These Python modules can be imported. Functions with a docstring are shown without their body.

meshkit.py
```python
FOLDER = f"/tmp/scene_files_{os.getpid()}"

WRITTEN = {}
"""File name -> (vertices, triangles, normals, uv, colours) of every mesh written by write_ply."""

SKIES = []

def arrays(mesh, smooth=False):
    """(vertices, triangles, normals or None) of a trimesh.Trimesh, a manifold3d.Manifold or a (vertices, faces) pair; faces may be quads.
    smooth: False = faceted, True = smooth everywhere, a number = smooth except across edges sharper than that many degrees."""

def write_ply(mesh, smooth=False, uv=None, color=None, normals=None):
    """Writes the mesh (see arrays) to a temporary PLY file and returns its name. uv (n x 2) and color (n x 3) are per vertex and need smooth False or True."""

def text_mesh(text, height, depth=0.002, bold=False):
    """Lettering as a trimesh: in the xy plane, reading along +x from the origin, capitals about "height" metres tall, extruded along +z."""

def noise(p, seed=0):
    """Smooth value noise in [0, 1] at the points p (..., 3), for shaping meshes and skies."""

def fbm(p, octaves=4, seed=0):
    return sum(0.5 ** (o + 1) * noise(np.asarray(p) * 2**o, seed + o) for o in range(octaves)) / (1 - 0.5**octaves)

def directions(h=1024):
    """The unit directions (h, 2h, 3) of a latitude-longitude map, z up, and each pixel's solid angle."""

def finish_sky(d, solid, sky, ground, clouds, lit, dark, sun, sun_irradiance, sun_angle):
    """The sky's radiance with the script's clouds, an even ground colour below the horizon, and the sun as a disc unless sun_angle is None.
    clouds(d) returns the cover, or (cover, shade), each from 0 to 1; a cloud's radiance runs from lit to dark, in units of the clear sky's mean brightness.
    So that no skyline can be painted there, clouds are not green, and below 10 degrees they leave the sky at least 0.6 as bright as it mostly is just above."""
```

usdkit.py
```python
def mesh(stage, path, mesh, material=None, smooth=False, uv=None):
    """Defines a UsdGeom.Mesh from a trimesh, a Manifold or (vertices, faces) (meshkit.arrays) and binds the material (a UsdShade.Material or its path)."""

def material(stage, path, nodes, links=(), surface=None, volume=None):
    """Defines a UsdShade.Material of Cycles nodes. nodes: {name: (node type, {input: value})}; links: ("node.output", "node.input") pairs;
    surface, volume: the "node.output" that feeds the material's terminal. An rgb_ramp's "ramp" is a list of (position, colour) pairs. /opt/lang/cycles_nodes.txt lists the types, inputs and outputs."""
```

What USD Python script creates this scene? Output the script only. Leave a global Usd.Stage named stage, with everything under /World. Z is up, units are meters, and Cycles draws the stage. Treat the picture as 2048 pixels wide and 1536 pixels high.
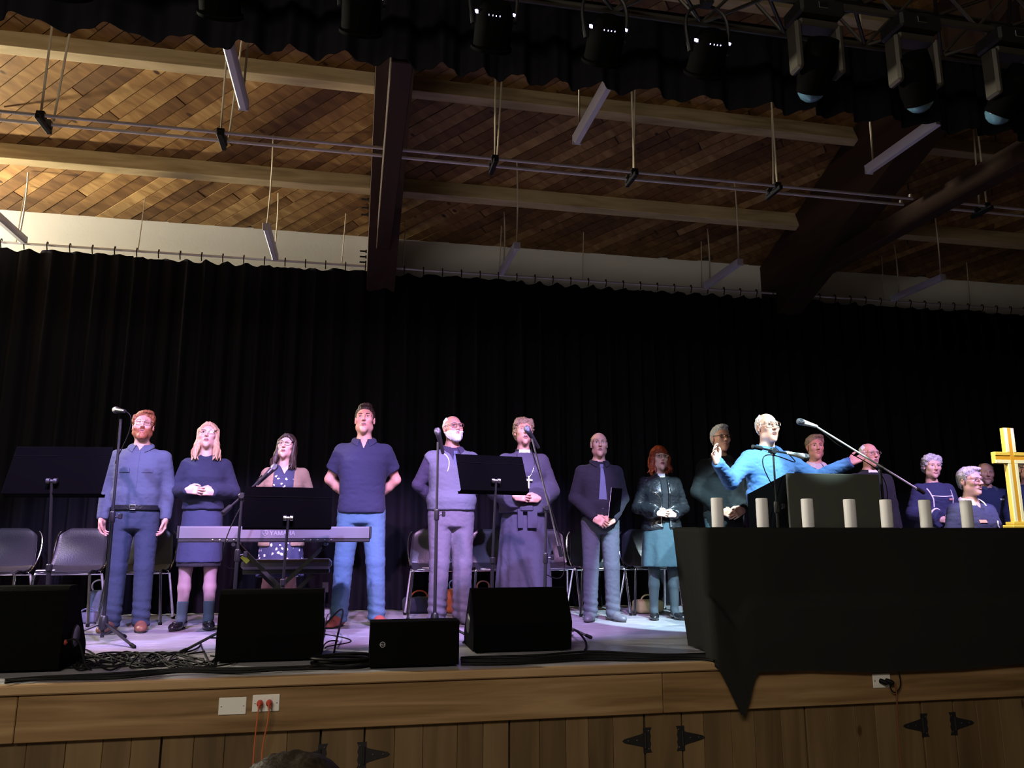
import math, random, numpy as np, trimesh, manifold3d, usdkit, meshkit
from pxr import Usd, UsdGeom, UsdLux, UsdShade, Gf, Sdf
from shapely.geometry import Polygon, box as sbox, LineString
from shapely import affinity

stage = Usd.Stage.CreateInMemory()
UsdGeom.Xform.Define(stage, '/World')
UsdGeom.Scope.Define(stage, '/World/Looks')

# ------------------------------------------------------------------ camera (x = along the stage, y = into it, z = up, z 0 = stage floor)
PSI, TH, RO, FPX = math.radians(11.348), math.radians(10.962), 0.0006, 1544.0
EYE = np.array([0, 0, 0.77])
_fw = np.array([math.sin(PSI) * math.cos(TH), math.cos(PSI) * math.cos(TH), math.sin(TH)])
_r = np.array([math.cos(PSI), -math.sin(PSI), 0]); _u = np.cross(_r, _fw)
_r, _u = _r * math.cos(RO) + _u * math.sin(RO), -_r * math.sin(RO) + _u * math.cos(RO)
cam = UsdGeom.Camera.Define(stage, '/World/camera')
cam.AddTransformOp().Set(Gf.Matrix4d(*[float(x) for row in ((*_r, 0), (*_u, 0), (*-_fw, 0), (*EYE, 1)) for x in row]))
cam.CreateHorizontalApertureAttr(36.0); cam.CreateVerticalApertureAttr(27.0)
cam.CreateFocalLengthAttr(36.0 * FPX / 2048); cam.CreateClippingRangeAttr((0.05, 200.0))
cam.CreateExposureAttr(0.0)


def light(kind, path, loc, aim=None, color=(1, 1, 1), intensity=1.0, size=(1, 1), radius=0.05, cone=None, soft=0.3):
    L = getattr(UsdLux, kind).Define(stage, path)
    z = np.array([0, 0, 1.0]) if aim is None else np.asarray(loc, float) - np.asarray(aim, float)
    z = z / np.linalg.norm(z)
    x = np.cross([0, 1.0, 0] if abs(z[2]) > .95 else [0, 0, 1.0], z); x /= np.linalg.norm(x); y = np.cross(z, x)
    L.AddTransformOp().Set(Gf.Matrix4d(*[float(v) for row in ((*x, 0), (*y, 0), (*z, 0), (*loc, 1)) for v in row]))
    L.CreateColorAttr(Gf.Vec3f(*color)); L.CreateIntensityAttr(float(intensity)); L.CreateNormalizeAttr(True)
    if kind == 'RectLight':
        L.CreateWidthAttr(size[0]); L.CreateHeightAttr(size[1])
    else:
        L.CreateRadiusAttr(radius)
    if cone:
        s = UsdLux.ShapingAPI.Apply(L.GetPrim()); s.CreateShapingConeAngleAttr(cone); s.CreateShapingConeSoftnessAttr(soft)
    return L


UsdGeom.Scope.Define(stage, '/World/Lights')
HALL, STRIP, WASH, SPOT, CROSS, FACE = 150., 290., 315., 760., 190., 400.     # the strength of each kind of lamp
# the hall's own ceiling lamps, dimmed, behind and above the audience
light('RectLight', '/World/Lights/hall_lamps_dimmed', (-2.5, -2.5, 4.6), (-2.3, -1.6, 0), (1.0, 0.90, 0.76), HALL, (4.0, 2.0))
# the last strip lamp backstage left is on: warm light over the back wall and the roof boards
light('RectLight', '/World/Lights/backstage_strip', (-6.25, 8.27, 3.90), (-3.3, 7.6, 4.45), (1.0, 0.93, 0.72), STRIP, (0.4, 0.34))
# an added, unseen spot that brightens the roof boards with warm light
light('SphereLight', '/World/Lights/backstage_flood', (-5.5, 7.85, 2.75), (-3.6, 7.0, 4.75), (1.0, 0.86, 0.56), 290., radius=.08, cone=44., soft=.9)
W, LOOKS, _names, _stars = '/World', '/World/Looks', {}, {}


def numbered(name, parent=W):
    k = (parent, name); n = _names.get(k, 0); _names[k] = n + 1
    return name if n == 0 else f'{name}_{n:03d}'


def mat(name, nodes, links=(), surface='p.BSDF', volume=None):
    return usdkit.material(stage, f'{LOOKS}/{name}', nodes, links, surface=surface, volume=volume)


def plain(name, col, rough=.6, metal=0., bump=None, spec=.5, var=None, sheen=0., coat=0., emit=None):
    """A principled material; bump=(scale, strength), var=(scale, other colour) mottles it."""
    p = {'base_color': col, 'roughness': rough, 'metallic': metal, 'specular_ior_level': spec, 'sheen_weight': sheen, 'coat_weight': coat}
    if emit: p |= {'emission_color': emit[0], 'emission_strength': emit[1]}
    nodes, links = {'p': ('principled_bsdf', p)}, []
    if bump or var:
        nodes['tc'] = ('texture_coordinate', {})
    if bump:
        nodes |= {'bn': ('noise_texture', {'scale': bump[0], 'detail': 4.}), 'b': ('bump', {'strength': bump[1], 'distance': .01})}
        links += [('tc.object', 'bn.vector'), ('bn.fac', 'b.height'), ('b.normal', 'p.normal')]
    if var:
        nodes |= {'vn': ('noise_texture', {'scale': var[0], 'detail': 5.}), 'vr': ('rgb_ramp', {'ramp': [(.3, col), (.7, var[1])]})}
        links += [('tc.object', 'vn.vector'), ('vn.fac', 'vr.fac'), ('vr.color', 'p.base_color')]
    return mat(name, nodes, links)


def prim_of(x):
    return x.GetPrim() if hasattr(x, 'GetPrim') else x


def tag(o, label=None, cat=None, group=None, kind=None):
    o = prim_of(o)
    for k, v in (('label', label), ('category', cat), ('group', group), ('kind', kind)):
        if v: o.SetCustomDataByKey(k, v)
    return o


def obj(name, m, material, parent=None, smooth=35):
    pp = W if parent is None else str(prim_of(parent).GetPath())
    material = f'{LOOKS}/{material}' if isinstance(material, str) else material
    return usdkit.mesh(stage, f'{pp}/{numbered(name, pp)}', m, material, smooth=smooth).GetPrim()


def thing(name, label=None, cat=None, loc=(0, 0, 0), rot=0, group=None, kind=None):
    x = UsdGeom.Xform.Define(stage, f'{W}/{numbered(name)}')
    x.AddTranslateOp().Set(Gf.Vec3d(*[float(v) for v in loc])); x.AddRotateZOp().Set(float(rot))
    return tag(x, label, cat, group, kind)


def dup(root, label, loc, rot=0, group=None):
    was = root.GetCustomData()
    nm = root.GetName()
    x = thing(nm if not nm[-3:].isdigit() else nm[:-4], label or was['label'], was['category'], loc, rot, group or was.get('group'))
    x.GetReferences().AddInternalReference(root.GetPath()); x.SetInstanceable(True)
    return x


def aim_px(x, y, X=None, Y=None, Z=None):
    """The point of the place that a pixel of the photograph sees, given one of its coordinates."""
    d = _fw * FPX + _r * (x - 1024) - _u * (y - 768)
    t = Y / d[1] if Y is not None else (Z - EYE[2]) / d[2] if Z is not None else X / d[0]
    return EYE + d * t


# ---- meshes are (vertices, faces) pairs
def cat(*ms):
    vs, fs, n = [], [], 0
    for m in ms:
        v, f = (m.vertices, m.faces) if hasattr(m, 'faces') else m
        v, f = np.asarray(v, float), np.asarray(f, int)
        if len(f) and f.shape[1] == 4: f = np.vstack([f[:, [0, 1, 2]], f[:, [0, 2, 3]]])
        vs.append(v); fs.append(f + n); n += len(v)
    return np.vstack(vs), np.vstack(fs)


def tf(m, M=None, t=(0, 0, 0), s=1.):
    v = np.asarray(m[0], float) * s
    if M is not None: v = v @ np.asarray(M).T
    return v + np.asarray(t), m[1]


def rotm(axis, deg):
    return trimesh.transformations.rotation_matrix(math.radians(deg), axis)[:3, :3]


RX, RY, RZ = (lambda d: rotm([1, 0, 0], d)), (lambda d: rotm([0, 1, 0], d)), (lambda d: rotm([0, 0, 1], d))


def box(lo, hi, bev=0.):
    lo, hi = np.minimum(lo, hi).astype(float), np.maximum(lo, hi).astype(float)
    c, h = (lo + hi) / 2, (hi - lo) / 2
    if bev <= 0 or bev >= h.min():
        m = trimesh.creation.box(2 * h); return np.asarray(m.vertices) + c, np.asarray(m.faces)
    pts = []
    for s in np.array(np.meshgrid([-1, 1], [-1, 1], [-1, 1])).T.reshape(-1, 3):
        for k in range(3):
            q = h - bev; q = q.copy(); q[k] = h[k]; pts.append(s * q)
    m = manifold3d.Manifold.hull_points(np.array(pts)).to_mesh()
    return np.asarray(m.vert_properties[:, :3]) + c, np.asarray(m.tri_verts)


def frame_of(d):
    d = np.asarray(d, float); d = d / (np.linalg.norm(d) + 1e-12)
    a = np.cross(d, [0, 0, 1.] if abs(d[2]) < .9 else [1., 0, 0]); a /= np.linalg.norm(a)
    return a, np.cross(d, a), d


def bar(a, b, w, h=None, up=None):
    """A square or rectangular bar from a to b; h is its size towards up."""
    a, b = np.asarray(a, float), np.asarray(b, float); h = h or w
    d = (b - a) / np.linalg.norm(b - a)
    if up is None: x, y, _ = frame_of(d)
    else:
        x = np.cross(d, up); x /= np.linalg.norm(x); y = np.cross(x, d)
    v, f = box((-w / 2, -h / 2, 0), (w / 2, h / 2, np.linalg.norm(b - a)))
    return v @ np.array([x, y, d]) + a, f


def tube(pts, r, n=8, caps=True, closed=False):
    p = np.asarray(pts, float); k = len(p); r = np.broadcast_to(np.asarray(r, float), (k,))
    t = (np.roll(p, -1, 0) - np.roll(p, 1, 0)) if closed else np.gradient(p, axis=0)
    t = t / (np.linalg.norm(t, axis=1, keepdims=True) + 1e-12)
    a = frame_of(t[0])[0]; A = []
    for i in range(k):
        a = a - t[i] * (a @ t[i]); a /= np.linalg.norm(a) + 1e-12; A.append(a)
    A = np.array(A); B = np.cross(t, A); th = np.arange(n) * 2 * np.pi / n
    v = (p[:, None] + r[:, None, None] * (np.cos(th)[None, :, None] * A[:, None] + np.sin(th)[None, :, None] * B[:, None])).reshape(-1, 3)
    m = k if closed else k - 1
    i, j = np.meshgrid(np.arange(m), np.arange(n), indexing='ij'); i2, j2 = (i + 1) % k, (j + 1) % n
    f = np.stack([i * n + j, i * n + j2, i2 * n + j2, i2 * n + j], -1).reshape(-1, 4)
    f = np.vstack([f[:, [0, 1, 2]], f[:, [0, 2, 3]]])
    if caps and not closed:
        v = np.vstack([v, p[0], p[-1]]); c0, c1 = len(v) - 2, len(v) - 1; j = np.arange(n)
        f = np.vstack([f, np.stack([np.full(n, c0), (j + 1) % n, j], 1), np.stack([np.full(n, c1), (k - 1) * n + j, (k - 1) * n + (j + 1) % n], 1)])
    return v, f


def rod(a, b, r, n=8, r2=None):
    return tube([a, b], [r, r if r2 is None else r2], n)


def spline(pts, n=24):
    from scipy.interpolate import CubicSpline
    p = np.asarray(pts, float)
    if len(p) == 2: return p[0] + (p[1] - p[0]) * np.linspace(0, 1, n)[:, None]
    s = np.r_[0, np.cumsum(np.linalg.norm(np.diff(p, axis=0), axis=1))]
    return CubicSpline(s, p)(np.linspace(0, s[-1], n))


def lathe(prof, n=24, axis='z'):
    """prof: (radius, height) pairs; closed with caps where the radius is not 0."""
    prof = np.asarray(prof, float); k = len(prof); th = np.arange(n) * 2 * np.pi / n
    v = np.stack([prof[:, 0, None] * np.cos(th), prof[:, 0, None] * np.sin(th), np.broadcast_to(prof[:, 1, None], (k, n))], -1).reshape(-1, 3)
    i, j = np.meshgrid(np.arange(k - 1), np.arange(n), indexing='ij'); j2 = (j + 1) % n
    f = np.stack([i * n + j, i * n + j2, (i + 1) * n + j2, (i + 1) * n + j], -1).reshape(-1, 4)
    f = np.vstack([f[:, [0, 1, 2]], f[:, [0, 2, 3]]]); jj = np.arange(n)
    v = np.vstack([v, [0, 0, prof[0, 1]], [0, 0, prof[-1, 1]]])
    f = np.vstack([f, np.stack([np.full(n, k * n), (jj + 1) % n, jj], 1), np.stack([np.full(n, k * n + 1), (k - 1) * n + jj, (k - 1) * n + (jj + 1) % n], 1)])
    return v, f


def along(m, a, b):
    """Turns a mesh built along +z from the origin so that it runs from a towards b."""
    x, y, d = frame_of(np.asarray(b, float) - np.asarray(a, float))
    return np.asarray(m[0]) @ np.array([x, y, d]) + np.asarray(a), m[1]


def prism(poly, h, M=None, t=(0, 0, 0)):
    """A polygon in xy extruded along z by h."""
    p = poly if hasattr(poly, 'exterior') else Polygon(poly)
    m = trimesh.creation.extrude_polygon(p, h, engine='earcut')
    return tf((np.asarray(m.vertices), np.asarray(m.faces)), M, t)


XZ = np.array([[1., 0, 0], [0, 0, -1], [0, 1, 0]])   # xy drawing -> upright in xz, its thickness towards -y


def sheet(P, thick=0.):
    """A grid of points (n, m, 3) as a cloth; thick gives it a back."""
    n, m = P.shape[:2]; i, j = np.meshgrid(np.arange(n - 1), np.arange(m - 1), indexing='ij')
    q = np.stack([i * m + j, (i + 1) * m + j, (i + 1) * m + j + 1, i * m + j + 1], -1).reshape(-1, 4)
    f = np.vstack([q[:, [0, 1, 2]], q[:, [0, 2, 3]]]); v = P.reshape(-1, 3)
    if not thick: return v, f
    N = np.cross(np.gradient(P, axis=0), np.gradient(P, axis=1)); N /= np.linalg.norm(N, axis=2, keepdims=True) + 1e-12
    v2 = (P - N * thick).reshape(-1, 3); k = len(v)
    rim = np.r_[np.arange(m), np.arange(1, n) * m + m - 1, (n - 1) * m + np.arange(m - 2, -1, -1), np.arange(n - 2, 0, -1) * m]
    r2 = np.roll(rim, -1)
    return np.vstack([v, v2]), np.vstack([f, f[:, ::-1] + k, np.stack([rim, r2, r2 + k], 1)[:, ::-1] * 1, np.stack([rim, r2 + k, rim + k], 1)[:, ::-1]])


# ---- distance fields to meshes (surface nets on the blocks near the surface)
def nets(vol, lo, h):
    ins = vol < 0
    c = np.zeros(np.array(vol.shape) - 1, np.int8)
    for a in (0, 1):
        for b in (0, 1):
            for d in (0, 1):
                c += ins[a:a + c.shape[0], b:b + c.shape[1], d:d + c.shape[2]]
    mixed = (c > 0) & (c < 8)
    idx = np.full(c.shape, -1, np.int64); cells = np.argwhere(mixed); idx[mixed] = np.arange(len(cells))
    acc, cnt = np.zeros((len(cells), 3)), np.zeros(len(cells))
    cor = [(a, b, d) for a in (0, 1) for b in (0, 1) for d in (0, 1)]
    val = {o: vol[cells[:, 0] + o[0], cells[:, 1] + o[1], cells[:, 2] + o[2]] for o in cor}
    for o in cor:
        for ax in range(3):
            if o[ax] == 0:
                q = list(o); q[ax] = 1; q = tuple(q)
                a, b = val[o], val[q]; cr = (a < 0) != (b < 0)
                t = np.where(cr, a / np.where(cr, a - b, 1), 0)
                e = np.tile(np.array(o, float), (len(cells), 1)); e[:, ax] = t
                acc[cr] += e[cr]; cnt[cr] += 1
    v = (cells + acc / np.maximum(cnt, 1)[:, None]) * h + lo
    fs = []
    for ax in range(3):
        o1, o2 = [(ax + 1) % 3, (ax + 2) % 3]
        A = ins[tuple(slice(0, -1) if k == ax else slice(1, -1) for k in range(3))]
        B = ins[tuple(slice(1, None) if k == ax else slice(1, -1) for k in range(3))]
        e = np.argwhere(A != B)
        if not len(e): continue
        e0 = e.copy(); e0[:, o1] += 1; e0[:, o2] += 1
        flip = A[e[:, 0], e[:, 1], e[:, 2]]

        def cell(d1, d2):
            g = e0.copy(); g[:, o1] += d1; g[:, o2] += d2
            return idx[g[:, 0], g[:, 1], g[:, 2]]
        q = np.stack([cell(-1, -1), cell(0, -1), cell(0, 0), cell(-1, 0)], 1)
        q[~flip] = q[~flip][:, ::-1]
        fs.append(q[(q >= 0).all(1)])
    q = np.vstack(fs)
    return v, np.vstack([q[:, [0, 1, 2]], q[:, [0, 2, 3]]])


def field(fn, lo, hi, h, slack=1.35, smooth=2):
    B = 8; lo, hi = np.asarray(lo, float), np.asarray(hi, float)
    nb = np.ceil((hi - lo) / (h * B)).astype(int)
    g = np.stack(np.meshgrid(*[np.arange(n) for n in nb], indexing='ij'), -1).reshape(-1, 3)
    cen = lo + (g * B + (B - 1) / 2) * h
    d = fn(cen.astype(np.float32))
    act = np.abs(d) < slack * B * h * .9
    vol = np.repeat(np.repeat(np.repeat(d.reshape(nb), B, 0), B, 1), B, 2).astype(np.float32)
    loc = np.stack(np.meshgrid(*[np.arange(B)] * 3, indexing='ij'), -1).reshape(-1, 3)
    ga = g[act]
    for s in range(0, len(ga), 300):
        part = ga[s:s + 300]
        pts = (lo + (part[:, None] * B + loc[None]) * h).reshape(-1, 3).astype(np.float32)
        dv = fn(pts).reshape(len(part), B, B, B)
        for q, (i, j, k) in enumerate(part * B):
            vol[i:i + B, j:j + B, k:k + B] = dv[q]
    v, f = nets(vol, lo, h)
    return relax(v, f, smooth), f


def relax(v, f, it=2, lam=.5):
    from scipy.sparse import coo_matrix
    if not it: return v
    i = np.r_[f[:, 0], f[:, 1], f[:, 2]]; j = np.r_[f[:, 1], f[:, 2], f[:, 0]]
    A = coo_matrix((np.ones(2 * len(i)), (np.r_[i, j], np.r_[j, i])), shape=(len(v), len(v))).tocsr(); A.data[:] = 1
    dg = np.maximum(np.asarray(A.sum(1)).ravel(), 1)[:, None]
    for k in range(it):
        v = v + lam * (A @ v / dg - v); v = v - (lam + .03) * (A @ v / dg - v)
    return v


def normals(v, f):
    n = np.cross(v[f[:, 1]] - v[f[:, 0]], v[f[:, 2]] - v[f[:, 0]]); o = np.zeros_like(v)
    for k in range(3):
        for c in range(3): o[:, c] += np.bincount(f[:, k], n[:, c], len(v))
    return o / (np.linalg.norm(o, axis=1, keepdims=True) + 1e-12)


def smin(a, b, k):
    h = np.clip(.5 + .5 * (b - a) / k, 0, 1)
    return b + (a - b) * h - k * h * (1 - h)


def smax(a, b, k): return -smin(-a, -b, k)


def cap(p, a, b, ra, rb=None):
    a, b = np.asarray(a, np.float32), np.asarray(b, np.float32); rb = ra if rb is None else rb
    ba = b - a; q = p - a; t = np.clip(q @ ba / (ba @ ba + 1e-12), 0, 1)
    return np.sqrt(((q - t[:, None] * ba) ** 2).sum(1)) - (ra + (rb - ra) * t)


def ell(p, c, r):
    q = p - np.asarray(c, np.float32); r = np.asarray(r, np.float32)
    k0 = np.sqrt(((q / r) ** 2).sum(1)); k1 = np.sqrt(((q / r ** 2) ** 2).sum(1))
    return k0 * (k0 - 1) / (k1 + 1e-9)


def ball(p, c, r): return np.sqrt(((p - np.asarray(c, np.float32)) ** 2).sum(1)) - r


def rbox(p, c, h, r):
    q = np.abs(p - np.asarray(c, np.float32)) - (np.asarray(h, np.float32) - r)
    return np.sqrt((np.maximum(q, 0) ** 2).sum(1)) + np.minimum(q.max(1), 0) - r


def sect(p, tab, e=2.3, fold=None):
    """A body of elliptic sections: rows of tab are (z, half width, half depth, y of the centre)."""
    t = np.asarray(tab, float); z = p[:, 2]
    a, b, yc = (np.interp(z, t[:, 0], t[:, k]) for k in (1, 2, 3))
    x, y = p[:, 0] / a, (p[:, 1] - yc) / b
    r = (np.abs(x) ** e + np.abs(y) ** e) ** (1 / e)
    if fold: r = r - fold(np.arctan2(y, x), z)
    d = (r - 1) * np.minimum(a, b)
    return np.maximum(d, np.maximum(t[0, 0] - z, z - t[-1, 0]))
# ------------------------------------------------------------------ people
def head_sdf(p, fem=False, mouth=.5):
    q = p.copy(); q[:, 0] = np.abs(q[:, 0]); jd = .010 * mouth
    d = ell(q, (0, .016, .034), (.074, .094, .086))
    d = smin(d, ell(q, (0, -.028, -.035), (.060 if fem else .063, .060, .082)), .03)
    d = smin(d, ball(q, (0, -.070, -.100 - jd), .019 if fem else .023), .035)
    d = smin(d, ball(q, (.043 if fem else .048, -.008, -.068 - jd * .6), .02), .04)
    d = smin(d, ball(q, (.042, -.060, -.014), .022), .025)
    d = smin(d, cap(q, (.010, -.083, .029), (.048, -.064, .032), .010), .02)
    d = smax(d, -ball(q, (.032, -.103, .012), .019), .018)
    d = smin(d, cap(q, (0, -.086, .022), (0, -.108, -.022), .0075, .0115), .012)
    d = smin(d, ball(q, (.010, -.097, -.026), .0085), .008)
    d = smax(d, -ball(q, (.006, -.105, -.037), .0045), .004)
    zu, zl = -.052 + .002 * mouth, -.066 - jd
    d = smin(d, cap(q, (0, -.0905, zu), (.023, -.078, (zu + zl) / 2), .0062, .003), .009)
    d = smin(d, cap(q, (0, -.0885, zl), (.022, -.078, (zu + zl) / 2), .0068, .003), .009)
    if mouth > .2:
        d = smax(d, -ell(q, (0, -.092, (zu + zl) / 2), (.018, .022, .0035 + .007 * mouth)), .004)
    e = ell(q - np.float32([.078, .014, .0]), (0, 0, 0), (.008, .019, .031))
    d = smin(d, smax(e, -ball(q, (.090, .012, .002), .012), .004), .008)
    d = smin(d, ball(q, (.076, .008, -.024), .007), .006)
    return smin(d, cap(p, (0, .018, -.07), (0, .045, -.20), .050 if fem else .056, .052 if fem else .060), .03)


_heads = {}


def base_head(fem, mouth):
    k = (fem, mouth)
    if k not in _heads:
        _heads[k] = field(lambda p: head_sdf(p, fem, mouth), (-.11, -.14, -.21), (.11, .13, .14), .0038, smooth=1)
    return _heads[k]


_faces = {}


def face_y(x, z, fem, mouth):
    """Where the skin of the face is, at height z and x from its middle."""
    key = (round(x, 4), round(z, 4), fem, mouth)
    if key in _faces: return _faces[key]
    y = -.15
    for _ in range(60):
        d = float(head_sdf(np.array([[x, y, z]], np.float32), fem, mouth)[0])
        if d < 2e-4: break
        y += max(d * .8, 2e-4)
        if y > .05: break
    _faces[key] = y
    return y


def on_face(pts, fem, mouth, off=.001):
    return np.array([[x, face_y(x, z, fem, mouth) - off, z] for x, z in pts])


def bend_noise(p, sc, seed): return (meshkit.fbm(p * np.asarray(sc), 3, seed) - .5) * 2


def hair_mesh(style, fem, mouth, seed):
    rows = dict(short=(.70, .68, .022), crop=(.74, .62, .018), balding=(.72, .70, .045), quiff=(.70, .68, .024), swept=(.70, .66, .020), curly=(.70, .66, .012),
                long=(.80, .58, .030), bob=(.80, .55, .006), fringe=(.70, .66, .016))
    nz, ny, off = rows[style]
    th = dict(short=.010, crop=.007, balding=.006, quiff=.012, swept=.014, curly=.022, long=.012, bob=.020, fringe=.012)[style]

    def fn(p):
        q = p.copy(); q[:, 0] = np.abs(q[:, 0])
        d = smin(ell(q, (0, .016, .034), (.074, .094, .086)), ell(q, (0, .035, -.03), (.060, .058, .075)), .03) - th
        if style == 'quiff': d = smin(d, ell(p, (.006, -.030, .112), (.056, .056, .026)), .02)
        if style == 'swept': d = smin(smin(d, ell(p, (.018, -.032, .106), (.060, .052, .024)), .02), ell(q, (.074, .0, .05), (.014, .05, .045)), .02)
        if style == 'curly': d = smin(d, ell(q, (.055, -.03, .075), (.035, .04, .045)), .02)
        cutp = nz * p[:, 2] + ny * (p[:, 1] + .02) - off
        if style == 'curly': cutp = cutp + .016 * np.clip((q[:, 0] - .045) / .03, 0, 1)
        if style in ('short', 'crop', 'quiff', 'swept', 'balding', 'fringe'):   # sideburns in front of the ears
            sb = rbox(q, (.074, -.012, .0), (.012, .012, .038), .006)
            cutp = np.maximum(cutp, -sb)
            cutp = np.where(ell(q, (.080, .016, -.002), (.02, .019, .030)) < 0, -.01, cutp)
        d = d + (th - .0015) * (1 - np.clip(cutp / (.030 if style != 'bob' else .012), 0, 1)) * (style != 'long')
        if style == 'balding':
            top = ell(p, (0, -.035, .10), (.060, .085, .060))
            d = smax(d, -top, .006)
        d = smax(d, -cutp, .006)
        if style in ('short', 'crop', 'quiff', 'swept', 'balding', 'fringe', 'curly'):
            d = smax(d, -(p[:, 2] + .075), .01)
        if style in ('long', 'bob'):
            L = -.245 if style == 'long' else -.15
            wv = .012 * np.sin(p[:, 2] * 55 + 1.3 * np.sign(p[:, 0])) if style == 'bob' else .004 * np.sin(p[:, 2] * 30)
            q2 = q.copy(); q2[:, 0] -= wv
            side = smin(cap(q2, (.066, -.012, .05), (.078, -.004, -.08), .024, .026), cap(q2, (.078, -.004, -.08), (.090, -.01, L * .7), .026, .022), .03)
            for k in range(7):   # locks of unequal length, thinning to their ends
                u = k / 6; ex = .060 + .062 * u if style == 'long' else .070 + .060 * u
                ey = -.060 + .075 * abs(u - .35) if style == 'long' else -.035 + .06 * u
                le = L * (.80 + .2 * math.sin(2.1 * k + 1) ** 2)
                q3 = q2 + np.float32([.006, 0, 0]) * np.sin(p[:, 2:3] * 38 + k * 1.9 + np.sign(p[:, :1]))
                side = smin(side, smin(cap(q3, (.074, -.02 + .012 * k * .4, -.03), ((.080 + ex) / 2, (ey - .01) / 2, le * .6), .014, .015), cap(q3, ((.080 + ex) / 2, (ey - .01) / 2, le * .6), (ex, ey, le), .015, .004), .01), .009)
            back = smin(cap(p, (0, .07, .02), (0, .085, L + .02), .06, .055), cap(q, (.05, .06, .0), (.06, .06, L + .02), .04, .04), .03)
            lk = smin(side, back, .03)
            if style == 'bob': lk = smin(lk, ell(q, (.07, .02, -.02), (.045, .06, .07)), .03)
            face = ell(p, (0, -.085, -.025), (.060, .07, .105))
            lk = smax(lk, -face, .008)
            lk = smax(lk, cap(p, (0, .018, -.05), (0, .045, -.24), .046) * -1, .01)
            d = smin(d, lk, .012)
            if style == 'long':   # parted in the middle, falling aside
                d = smax(d, -cap(p, (0, -.075, .085), (0, .03, .138), .004, .003), .006)
                d = smin(d, cap(q, (.012, -.062, .104), (.062, -.050, .045), .012, .014), .015)
            else:                 # full fringe down to the brows
                d = smin(d, cap(q, (.0, -.088, .060), (.045, -.068, .052), .014, .016), .02)
                d = smax(d, -rbox(p, (0, -.10, .004), (.046, .05, .034), .01), .008)
        return d
    zlo = -.30 if style == 'long' else -.22 if style == 'bob' else -.10
    v, f = field(fn, (-.17, -.14, zlo), (.17, .17, .18), .0052, smooth=1)
    n = normals(v, f); ang = np.arctan2(v[:, 0], v[:, 1] + .02)
    if style == 'curly':
        dsp = .012 * bend_noise(v, (45, 45, 45), seed) + .006 * bend_noise(v, (110, 110, 110), seed + 3)
    elif style in ('long', 'bob'):
        s = np.stack([v[:, 0] * 130, v[:, 1] * 130, v[:, 2] * (6 if style == 'long' else 16)], 1)
        dsp = .0045 * bend_noise(s, 1, seed) + (.008 * bend_noise(v, (30, 30, 22), seed + 9) if style == 'bob' else 0)
    else:
        s = np.stack([ang * 16, v[:, 1] * 40, v[:, 2] * 25], 1)
        dsp = (.45 if style == 'crop' else 1) * (.006 * bend_noise(s, 1, seed) + .007 * bend_noise(v, (55, 55, 55), seed + 5) * np.clip(v[:, 2] / .08 + .3, .2, 1))
    return v + n * dsp[:, None], f


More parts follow.
